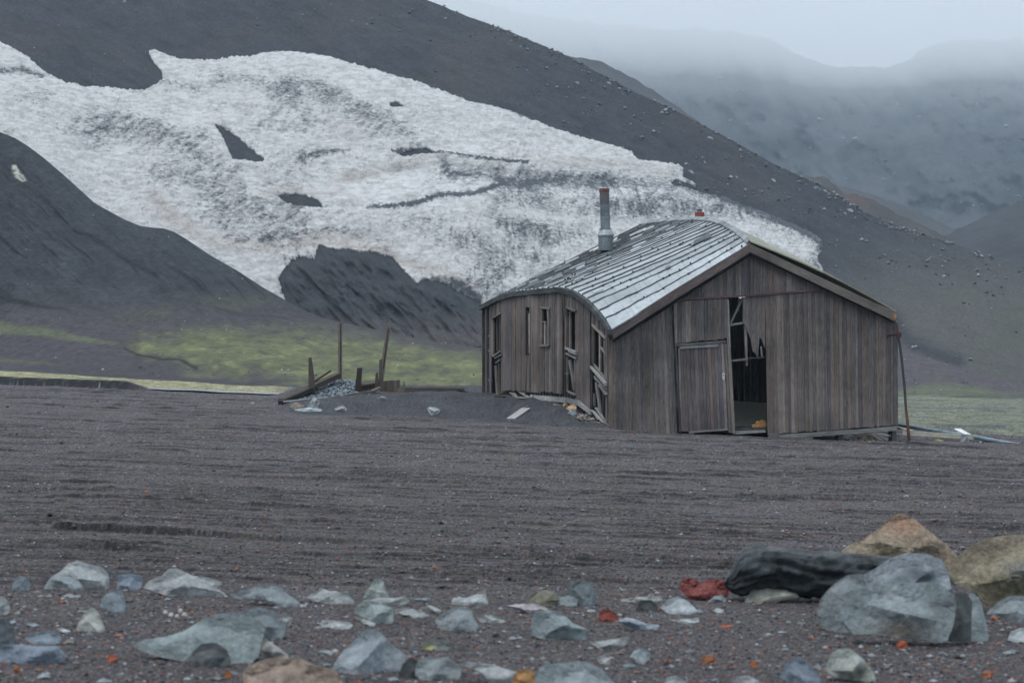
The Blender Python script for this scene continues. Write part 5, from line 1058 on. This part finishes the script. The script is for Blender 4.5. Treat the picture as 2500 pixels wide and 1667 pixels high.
def timber(name, label, a, b, w_, h_, c, cat='plank', group=None, mat='wood_plain', taper=1.0, fit=False):
    if fit: a = (a[0], a[1], min(a[2], surfY(a[0], a[1] + 1) - .06)); b = (b[0], b[1], min(b[2], surfY(b[0], b[1] + 1) - .06))
    m_ = MB(); A, B = at(*a), at(*b); m_.beam(A, B, w_, h_, c, taper=taper); org = (A + B) / 2; org.z = min(A.z, B.z) - h_ / 2; o = m_.build(name, M[mat], None, org); tag(o, label, cat, group); return o
DG = 'loose timbers lying round the ruin'
timber('beam', 'thick dark beam leaning up the left side of the slate heap', (688, 979, 57.2), (826, 916, 59.8), .2, .15, OW * .9, 'beam', DG)
timber('beam', 'second dark beam lying just under the leaning one', (684, 983, 57.0), (770, 946, 58.4), .16, .12, OW * .5, 'beam', DG)
timber('stick', 'thin dark stick poking up beside the tall straight post', (766, 932, 58.8), (807, 905, 59.6), .05, .05, OW * .7, 'stick', DG)
timber('batten', 'long pale batten lying along the front of the slate heap', (692, 980, 56.9), (800, 969, 57.3), .1, .03, (.33, .35, .36), 'batten', DG)
timber('batten', 'brown batten running from the slate heap to the plank box', (800, 972, 57.3), (925, 952, 58.2), .07, .05, OWL * .8, 'batten', DG)
timber('batten', 'thin pale batten lying in front of the plank box', (925, 957, 58.1), (998, 961, 58.2), .06, .03, OWL * 1.4, 'batten', DG)
timber('beam', 'long low weathered beam lying behind the bank crest towards the shed', (985, 952, 60.5), (1130, 953, 61.5), .22, .16, OWL * .62, 'beam', DG)
timber('beam', 'charred broken beam end near the shed corner', (1118, 955, 60.0), (1146, 960, 60.0), .18, .12, OW * .35, 'beam', DG, taper=.6)
timber('plank', 'sloping pale board leaning against the plank box', (893, 961, 58.3), (928, 946, 58.7), .08, .06, OWL, 'plank', DG)
timber('plank', 'short dark board half buried in the slate heap', (772, 955, 57.9), (802, 957, 58.0), .1, .03, OW * 1.2, 'plank', DG)
for i, (pts, lb) in enumerate((([(820, 960), (834, 958), (842, 971), (828, 973)], 'crumpled pale sheet scrap on the slate heap, left one'), ([(838, 962), (851, 961), (843, 970)], 'small pale torn scrap beside the crumpled sheet'))):
    m_ = MB(); P = [at(x, y, 57.4 + .02 * j) for j, (x, y) in enumerate(pts)]; m_.prism(P, (0, .03, -.01), (.42, .40, .40)); o = m_.build('scrap', M['metal'], None, P[-1]); tag(o, lb, 'scrap')
# heap of broken slates
hp = MB(); rs2 = random.Random(5)
heap = [(712, 984), (735, 962), (770, 942), (800, 928), (850, 927), (876, 934), (872, 958), (862, 970), (800, 982), (750, 988)]
hpn = np.array(heap)
cnt_ = 0
while cnt_ < 1700:
    x, y = rs2.uniform(710, 878), rs2.uniform(926, 988)
    if not inpoly(np.array([x]), np.array([y]), heap)[0]: continue
    cnt_ += 1; Yd = 60.3 - (y - 926) * .055; p = at(x, y, Yd); a = rs2.uniform(0, 6.28); e = rs2.uniform(.03, .075); f_ = rs2.uniform(.02, .05); up_ = Vector((rs2.uniform(-.6, .6), rs2.uniform(-.9, .1), 1)).normalized()
    u1 = Vector((math.cos(a), math.sin(a), 0)); u1 = (u1 - up_ * u1.dot(up_)).normalized(); u2 = up_.cross(u1)
    c = np.array(rs2.choice([(.045, .056, .068), (.075, .092, .108), (.13, .155, .175), (.02, .025, .03), (.20, .23, .255)]))
    hp.prism([p - u1 * e - u2 * f_, p + u1 * e - u2 * f_ * .7, p + u1 * e * .8 + u2 * f_, p - u1 * e * .7 + u2 * f_], up_ * -.02, c)
# solid core below the chips
core = [at(x, y, 60.6 - (y - 926) * .055 + .02) for x, y in [(720, 982), (740, 965), (772, 946), (802, 932), (850, 931), (872, 938), (868, 960), (800, 980)]]
hp.prism(core, (0, 1.6, -.2), (.03, .035, .04))
o = hp.build('slate_heap', M['pebble'], None, at(800, 985, 58)); tag(o, 'heap of broken blue grey slate chips between the posts', 'slate heap', kind='stuff')
MG = 'stones lying on the sand bank and beside the ruin'
for i, (lb, pts, c, Yr) in enumerate((
    ("brown stone left of the pale slab below the ruin", [(706, 994), (712, 983), (728, 980), (742, 988), (743, 997), (722, 998)], (.22, .19, .165), 56),
    ("grey stone at the foot of the thick dark post", [(755, 985), (762, 973), (768, 970), (780, 980), (778, 988)], (.28, .30, .31), 56.5),
    ("bluish stone just below the grey stone by the thick post", [(748, 996), (752, 987), (765, 984), (777, 992), (775, 998)], (.20, .235, .25), 55.8),
    ("flat white slab lying on the ash below the ruin", [(718, 1001), (735, 996), (765, 994), (788, 999), (786, 1004), (740, 1004)], (.42, .47, .48), 55.2),
    ("angular grey stone with a brown side, below the slate heap", [(815, 997), (828, 990), (838, 989), (847, 998), (846, 1002), (820, 1001)], (.30, .30, .29), 55.2),
    ("pale grey stone with a dark right side on the sand bank", [(1042, 996), (1050, 992), (1062, 993), (1076, 1001), (1068, 1010), (1052, 1012), (1045, 1004)], (.33, .36, .36), 55.0),
    ("small flat grey stone on the bank crest", [(921, 972), (930, 967), (938, 967), (944, 972), (940, 975)], (.20, .22, .23), 57.2),
    ("pale stone under the shed's sagging corner", [(1385, 1008), (1392, 1001), (1406, 1000), (1408, 1010), (1400, 1014)], (.21, .24, .255), 51.8),
    ("grey pale stone on the ash left of the ruin", [(606, 985), (615, 980), (624, 984), (622, 989)], (.2, .21, .22), 57))):
    rock('rock', lb, pts, c, 700 + i, Y=surfY(sum(q_[0] for q_ in pts) / len(pts), max(q_[1] for q_ in pts) - 1) - .12, cat='stone', group=MG, n=20)
# planks and rubble on the bank in front of the side wall
timber('plank', 'pale wide plank lying propped on the sand bank', (1247, 1023, 53.0), (1285, 997, 54.2), .26, .04, (.30, .29, .295), 'plank', fit=True)
timber('stick', 'thin stick crossing behind the pale wide plank', (1252, 1008, 54.2), (1291, 990, 54.6), .03, .03, OWL, 'stick', fit=True)
RG = 'broken laths in a tangle under the shed wall'
for i, (a, b, w_, c, lb) in enumerate((
    ((1250, 953, 56.6), (1264, 973, 56.2), .07, GREYW * .7, 'grey lath sloping right in the tangle under the shed wall, left one'),
    ((1259, 948, 56.2), (1291, 971, 55.4), .10, GREYW * .9, 'pale broad lath at the top of the tangle under the wall'),
    ((1240, 953, 56.8), (1262, 972, 56.3), .05, OWL, 'thin brown lath at the left of the tangle'),
    ((1253, 946, 56.4), (1256, 957, 56.3), .04, GREYW * 1.3, 'small upright splinter above the tangle'),
    ((1210, 966, 57.0), (1232, 968, 56.8), .10, OW * .8, 'short dark board flat on the bank by the shed corner'),
    ((1268, 970, 55.8), (1283, 972, 55.5), .06, GREYW * 1.1, 'short pale lath at the foot of the tangle'),
    ((1218, 963, 57.0), (1245, 953, 56.5), .05, OW, 'curved dark lath under the wall near the left window'))):
    timber('lath', lb, a, b, w_, .03, c, 'lath', RG, fit=True)
timber('post', 'dark pointed plank standing against the side wall', (1283, 976, 54.0), (1287, 866, 54.0), .16, .04, OW * .72, 'plank', taper=.35)
timber('batten', 'long thin pale batten under the sagging base board', (1351, 987, 53.0), (1424, 1004, 51.6), .05, .04, OWL * 1.3, 'batten', fit=True)
timber('plank', 'dark sunken plank half buried near the shed corner', (1418, 1027, 50.7), (1458, 1026, 50.2), .14, .04, OW * .4, 'plank', fit=True)
rock('insulation_lump', 'larger lump of yellow foam insulation under the shed wall', [(1381, 998), (1386, 992), (1394, 987), (1402, 986), (1408, 992), (1408, 1000), (1395, 1001)], (.50, .35, .22), 731, Y=surfY(1395, 1001) - .1, cat='insulation', mat='tanstone', n=24)
rock('insulation_lump', 'smaller dull lump of foam insulation under the shed wall', [(1373, 986), (1380, 983), (1386, 987), (1384, 993), (1376, 993)], (.30, .23, .15), 732, Y=surfY(1380, 993) - .1, cat='insulation', mat='tanstone', n=20)
ru = MB()
for k in range(420):
    x = rs2.gauss(1430, 14); y = 1019 + rs2.gauss(0, 4.5) + (x - 1430) * .1; Yd = surfY(x, y) - .03; p = at(x, y, Yd); e = rs2.uniform(.01, .035); c = np.array(rs2.choice([(.30, .27, .24), (.14, .12, .11), (.42, .38, .33), (.06, .05, .05)]))
    ru.beam(p, p + Vector((rs2.uniform(-1, 1), rs2.uniform(-.6, .6), rs2.uniform(-.2, .5))).normalized() * e * 2.4, e * .6, e * .4, c)
o = ru.build('rubble', M['pebble'], None, at(1430, 1026, 51)); tag(o, 'crumbs of wood and mortar spilled at the shed corner', 'rubble', kind='stuff')
# the low sand mound seen inside through the opening, and the orange sheet on it
def inside():
    nx, ny = 26, 16; V_ = []; 
    for j in range(ny):
        for i in range(nx):
            t, s_ = i / (nx - 1), j / (ny - 1); p = W(1700 + t * 230, 1062, -.35 - s_ * 3.2); gzv = max(.02, 1 - s_ * .1)
            z0 = W(1800, 1056, 0).z; z = z0 + .0 + .78 * sstep(0, 1, s_ * 1.25) * (1 - .18 * t) + .05 * float(fbm(t * 4, s_ * 4, 3, 5)); V_.append((p.x, p.y, z))
    o = np_mesh('sand_drift', V_, grid_faces(ny, nx), M['ash'], np.ones((len(V_), 3)) * np.array((.21, .215, .18))); tag(o, 'pale grey sand drifted over the floor inside the doorway', 'sand', kind='stuff')
inside()
m_ = MB(); m_.prism([W(x, y, -.3) for x, y in [(1840, 1046), (1836, 1038), (1846, 1034), (1849, 1027), (1856, 1029), (1860, 1024), (1869, 1028), (1871, 1050), (1843, 1051)]], -wn * .05, (.50, .26, .10)); o = m_.build('insulation_sheet', M['tanstone'], None, W(1855, 1051, -.3)); tag(o, 'torn orange foam sheet standing in the bottom right of the doorway', 'insulation')

# ================================================================== RIGHT OF THE SHED
m_ = MB(); m_.tube([at(2219, 1078, 51.4), at(2218, 1060, 51.4), at(2216, 1035, 51.5), at(2212, 1000, 51.6), at(2208, 940, 51.75), at(2200, 865, 51.9), at(2193, 820, 52.0), at(2188, 788, 52.05)], [.045, .043, .04, .034, .034, .034, .036, .036], [(.075, .035, .03), (.075, .035, .03), (.085, .04, .035), (.045, .04, .042), (.035, .034, .037), (.035, .034, .037), (.06, .035, .032)], 10)
pole = empty('rusty_pole', at(2219, 1078, 51.4), 'rusty bent pole leaning against the front right corner of the shed', 'pole')
m_.build('pole_shaft', M['rust'], pole, smooth=True)
m_ = MB(); m_.tube([at(2194, 811, 52.0), at(2195, 824, 52.0)], .065, (.075, .03, .028), 10); m_.build('collar', M['rust'], pole)
m_ = MB(); m_.tube([at(2193, 815, 52.0), at(2180, 817, 52.15), at(2168, 819, 52.3), at(2167, 824, 52.35)], .03, (.07, .03, .028), 8); m_.build('bracket', M['rust'], pole)
m_ = MB(); m_.tube([at(2186, 1036, 54.5), at(2240, 1044, 53.0), at(2296, 1053.5, 51.9), at(2390, 1068.5, 50.5), at(2450, 1080, 49.6), at(2540, 1095, 48.2), at(2640, 1110, 47.0)], .053, (.17, .23, .27), 14)
o = m_.build('pipe', M['metal'], None, at(2400, 1075, 50.4), smooth=True); tag(o, 'long blue grey pipe running from behind the shed off to the right', 'pipe')
PG = 'timbers lying on the ash right of the shed'
timber('plank', 'long thick pale plank lying on edge right of the shed', (2205, 1056, 51.9), (2386, 1067, 50.6), .07, .115, (.27, .265, .225), 'plank', PG)
timber('plank', 'short pale greenish plank behind the rusty pole foot', (2190, 1043, 53.0), (2225, 1052, 52.2), .12, .05, (.25, .245, .20), 'plank', PG)
timber('plank', 'thin grey plank end below the short greenish one', (2192, 1059, 52.3), (2218, 1061, 52.0), .10, .03, (.22, .21, .19), 'plank', PG)
timber('plank', 'light board lying under the shed\'s right end', (2140, 1057, 52.4), (2170, 1064, 51.9), .12, .03, GREYW * .9, 'plank', PG)
timber('plank', 'bright white board crossing the long pale plank', (2337, 1047, 51.6), (2366, 1063, 50.8), .17, .03, (.60, .60, .62), 'plank', PG)
rock('rock', 'grey stone propping the long pale plank near its end', [(2345, 1082), (2346, 1066), (2349, 1059), (2362, 1060), (2366, 1072), (2368, 1084), (2356, 1086)], (.20, .215, .23), 801, Y=50.0, cat='stone', n=22)
rock('rock', 'dark triangular stone behind the long pale plank', [(2294, 1057), (2298, 1050), (2303, 1046), (2306, 1058)], (.11, .115, .115), 802, Y=51.8, cat='stone', n=16)
rock('rock', 'white flat stone beside the rusty pole foot', [(2221, 1079), (2232, 1076), (2245, 1078), (2243, 1080), (2226, 1080)], (.42, .43, .45), 803, Y=50.4, cat='stone', n=16)
rock('rock', 'small white pebble near the pipe right of the plank', [(2390, 1080), (2393, 1077), (2397, 1079), (2395, 1082)], (.55, .56, .58), 804, Y=50, cat='stone', n=12)
rock('moss_clump', 'bright yellow green moss clump in front of the long plank', [(2281, 1072), (2292, 1071), (2302, 1075), (2308, 1078), (2296, 1079), (2284, 1076)], (.26, .27, .07), 805, Y=50.4, cat='moss', n=20)
# straw and root tangle under the right end of the floor
st = MB()
for k in range(520):
    x = rs2.gauss(2112, 13); y = 1066 + abs(rs2.gauss(0, 5)) - 5 + abs(x - 2112) * .1; p = W(x, y, rs2.uniform(-.5, .05)); e = rs2.uniform(.04, .16)
    st.beam(p, p + Vector((rs2.uniform(-1, 1), rs2.uniform(-.3, .3), rs2.uniform(-1, .25))).normalized() * e, .007, .007, np.array(rs2.choice([(.22, .19, .15), (.12, .10, .085), (.30, .27, .22)])))
o = st.build('straw', M['pebble'], None, W(2112, 1074, -.2)); tag(o, 'matted straw hanging under the right end of the shed floor', 'straw', kind='stuff')
for i, (a, b) in enumerate((((2132, 1058), (2160, 1074)), ((2137, 1056), (2166, 1075)), ((2128, 1060), (2152, 1074)))):
    timber('lath', ('upper', 'lower', 'short')[i] + ' bent grey lath trailing from under the shed floor, right end', (*a, 52.1 - i * .1), (*b, 51.6 - i * .1), .035, .02, GREYW * .6, 'lath', 'laths trailing from under the shed floor')

# ================================================================== SMALL STONES THAT NOBODY COULD COUNT
_oct = np.array([(1, 0, 0), (-1, 0, 0), (0, 1, 0), (0, -1, 0), (0, 0, 1), (0, 0, -1), (.7, .7, .3), (-.7, .6, .35)], float)
_of = np.array([(0, 6, 4), (6, 2, 4), (2, 7, 4), (7, 1, 4), (1, 3, 4), (3, 0, 4), (0, 3, 5), (3, 1, 5), (1, 7, 5), (7, 2, 5), (2, 6, 5), (6, 0, 5)])
def scatter(name, label, P, S, Cc, mat, kindcat, squash=.6, seed=1):
    rs = np.random.RandomState(seed); n = len(P); a = rs.rand(n) * 6.283; ca, sa = np.cos(a), np.sin(a)
    V_ = _oct[None] * (1 + rs.uniform(-.35, .35, (n, 8, 3))) * S[:, None, None] * np.array((1.15, .9, squash)); 
    X = V_[..., 0] * ca[:, None] - V_[..., 1] * sa[:, None]; Yv = V_[..., 0] * sa[:, None] + V_[..., 1] * ca[:, None]
    V_ = np.stack([X, Yv, V_[..., 2]], -1) + P[:, None]
    fs = (_of[None] + (np.arange(n) * 8)[:, None, None]).reshape(-1, 3); Cv = np.repeat(Cc, 8, 0)
    o = np_mesh(name, V_.reshape(-1, 3), fs, mat, Cv, smooth=False); tag(o, label, kindcat, kind='stuff'); return o
rs = np.random.RandomState(21)
n = 84000
qy = 958 + (1690 - 958) * rs.rand(n) ** .8; qx = rs.uniform(-300, 2860, n); q = qy - TILT * (qx - CX); Yp = H * F / (q - HY)
spx_ = (1.3 + 2.6 * rs.rand(n) ** 3) * (.55 + .95 * (qy - 958) / 700); spx_ = np.where(rs.rand(n) < .012, spx_ * 2.2, spx_)
Sp = spx_ * Yp / F
ci_ = np.clip(np.searchsorted(cols_px, qx), 1, len(cols_px) - 1); ri_ = np.clip(np.searchsorted(-q_rows, -q), 0, len(q_rows) - 1)
zp = Zg[ri_, ci_]; keep_ = (mead[ri_, ci_] < .3)
P_ = np.stack([(qx - CX) / F * Yp, Yp, zp + Sp * .25], 1)
pal = np.array([(.085, .08, .088), (.12, .115, .12), (.05, .05, .056), (.16, .155, .16), (.13, .095, .075), (.17, .075, .05), (.26, .10, .055), (.30, .31, .32), (.022, .022, .026)])
pr = np.array([.24, .20, .19, .09, .10, .06, .02, .022, .12]); pr = pr / pr.sum(); Cp = pal[rs.choice(len(pal), n, p=pr)] * rs.uniform(.75, 1.2, (n, 1))
scatter('gravel', 'grey and rust coloured gravel strewn over the ash plain', P_[keep_], Sp[keep_], Cp[keep_], M['pebble'], 'gravel')
n = 1150; rs = np.random.RandomState(77); qy = 1432 + 235 * rs.rand(n) ** 1.25; qx = rs.uniform(-40, 2540, n); q = qy - TILT * (qx - CX); Yp = H * F / (q - HY); Sp = (2.6 + 12 * rs.rand(n) ** 3.2) * (.6 + .6 * (qy - 1430) / 240) * Yp / F
ci_ = np.clip(np.searchsorted(cols_px, qx), 1, len(cols_px) - 1); ri_ = np.clip(np.searchsorted(-q_rows, -q), 0, len(q_rows) - 1)
pal2 = np.array([(.24, .27, .29), (.16, .19, .21), (.30, .32, .33), (.09, .10, .11), (.15, .11, .09), (.27, .11, .07), (.2, .2, .19)])
scatter('gravel', 'stone chips half sunk in the ash between the foreground rocks', np.stack([(qx - CX) / F * Yp, Yp, Zg[ri_, ci_] + Sp * .12], 1), Sp, pal2[rs.choice(7, n, p=[.28, .2, .12, .14, .1, .06, .1])], M['stone'], 'gravel', .55, 9)
# scree on the big slope, thick along its crest
n = 8000; u_ = rs.rand(n); colsD = PXD[0]; cidx = rs.randint(0, len(colsD), n); t = np.where(u_ < .72, 1 - rs.rand(n) ** 2.2 * .34, rs.rand(n)); ridx = np.clip((t * (PD.shape[0] - 1)).astype(int), 0, PD.shape[0] - 1)
ridx = np.where(u_ < .3, PD.shape[0] - 1 - (rs.rand(n) ** 2 * 14).astype(int), ridx)
Pd = PD[ridx, cidx]; pxd, pyd = PXD[ridx, cidx], PYD[ridx, cidx]
clump = sstep(-.35, .35, fbm(pxd * .012, pyd * .02, 3, 33)); kd = (sdf(pxd, pyd, SNOW) < -4) & (sdf(pxd, pyd, HUMP) < 0) & (rs.rand(n) < clump) & (pyd < 900)
Sd = (.05 + .26 * rs.rand(n) ** 4) * np.where(pxd > 1400, 1.15, .85); Cd = np.array([(.12, .13, .145), (.20, .22, .235), (.055, .06, .068), (.28, .30, .31)])[rs.choice(4, n, p=[.5, .22, .22, .06])]
scatter('scree', 'loose grey scree on the crest and flank of the big slope', Pd[kd] + np.array((0, -.1, .08)), Sd[kd], Cd[kd], M['pebble'], 'scree', .8)
n = 700; ridx = rs.randint(10, PE.shape[0] - 2, n); cidx = rs.randint(0, PE.shape[1], n); Pe = PE[ridx, cidx]; ke = PYE[ridx, cidx] > 320
scatter('scree', 'sparse small stones on the dark foothill and its moss', (Pe + np.array((0, -.05, .04)))[ke], (.025 + .075 * rs.rand(n) ** 3)[ke], np.array([(.16, .17, .17), (.05, .05, .055), (.30, .30, .28)])[rs.choice(3, n)][ke], M['pebble'], 'scree', .8)
n = 700; ridx = rs.randint(20, PA.shape[0] - 3, n); cidx = rs.randint(0, PA.shape[1], n); Pa = PA[ridx, cidx]; pxa, pya = PXA[ridx, cidx], PYA[ridx, cidx]; ka = (pxa > 1600) & (fbm(pxa * .006, pya * .01, 3, 35) > -.05)
scatter('scree', 'rocks and rubble on the hazy far mountain', (Pa + np.array((0, -1.0, .5)))[ka], (.5 + 1.3 * rs.rand(n) ** 4)[ka], np.array([(.22, .22, .22), (.05, .05, .055)])[rs.choice(2, n, p=[.6, .4])][ka], M['pebble'], 'scree', .7)
# boulders one can pick out on the big slope
BL = 'boulders on the big dark slope'
def on_hill(px, py):
    j = int(np.clip(round((px - PXD[0, 0]) / 4), 0, PXD.shape[1] - 1)); i = int(np.argmin(np.abs(PYD[:, j] - py))); return PD[i, j][1]
for i, (lb, x, y, w_, h_) in enumerate((("pale boulder just off the tip of the snow tongue", 1686, 420, 17, 13), ("dark boulder on the slope crest above the red patch of earth", 1994, 460, 24, 13), ("pale stone beside the crest boulder, downslope", 2014, 466, 14, 8),
    ("grey boulder pair on the slope below the crest, right of the snow", 1887, 440, 16, 11), ("small pale boulder on the open slope above the snow tongue", 1720, 396, 9, 6), ("pale stone on the open slope above the snow's upper right edge", 1798, 432, 9, 6),
    ("grey boulder on the crest near the top of the slope", 1485, 203, 16, 10), ("pale stone high on the slope near the crest, left of the crest boulder", 1408, 202, 14, 8), ("boulder on the crest halfway down the slope", 1733, 337, 18, 9), ("pale stone alone in the dark slope at upper left", 193, 68, 9, 6),
    ("grey stone near the top frame edge, upper left slope", 304, 4, 10, 8), ("dark boulder on the upper slope under the crest", 1088, 120, 9, 7), ("low broad boulder on the lower part of the crest at right", 2074, 513, 22, 9), ("pale stone below the broad low crest boulder", 2062, 521, 11, 8))):
    Yh = on_hill(x, y); rock('boulder', lb, [(x - w_ / 2, y + h_ * .4), (x - w_ * .4, y - h_ * .2), (x - w_ * .1, y - h_ / 2), (x + w_ * .25, y - h_ * .35), (x + w_ / 2, y + h_ * .2), (x + w_ * .4, y + h_ * .5), (x - w_ * .3, y + h_ * .5)], (.20, .22, .235) if 'dark' not in lb else (.11, .12, .13), 900 + i, Y=Yh - .4, cat='boulder', group=BL, n=16)
# thin stream catching the sky beyond the plain
xs_ = np.arange(345, 700, 8.0); ev = [(x, float(edge(x)) - .6 + .5 * math.sin(x * .05)) for x in xs_]; Vs = []
for x, y in ev:
    for dy in (2.2, -1.4):
        Yq = gY(x, y + dy); Vs.append(((x - CX) / F * Yq, Yq, gz((x - CX) / F * Yq) + .07))
Vs = np.array(Vs); nf = [(2 * i, 2 * i + 2, 2 * i + 3, 2 * i + 1) for i in range(len(xs_) - 1)]
mw = bpy.data.materials.new('water'); mw.use_nodes = True; b_ = mw.node_tree.nodes['Principled BSDF']; b_.inputs['Base Color'].default_value = (.22, .25, .28, 1); b_.inputs['Roughness'].default_value = .25
o = np_mesh('water', Vs, nf, mw); tag(o, 'thin shallow stream at the far edge of the plain', 'stream', kind='structure')
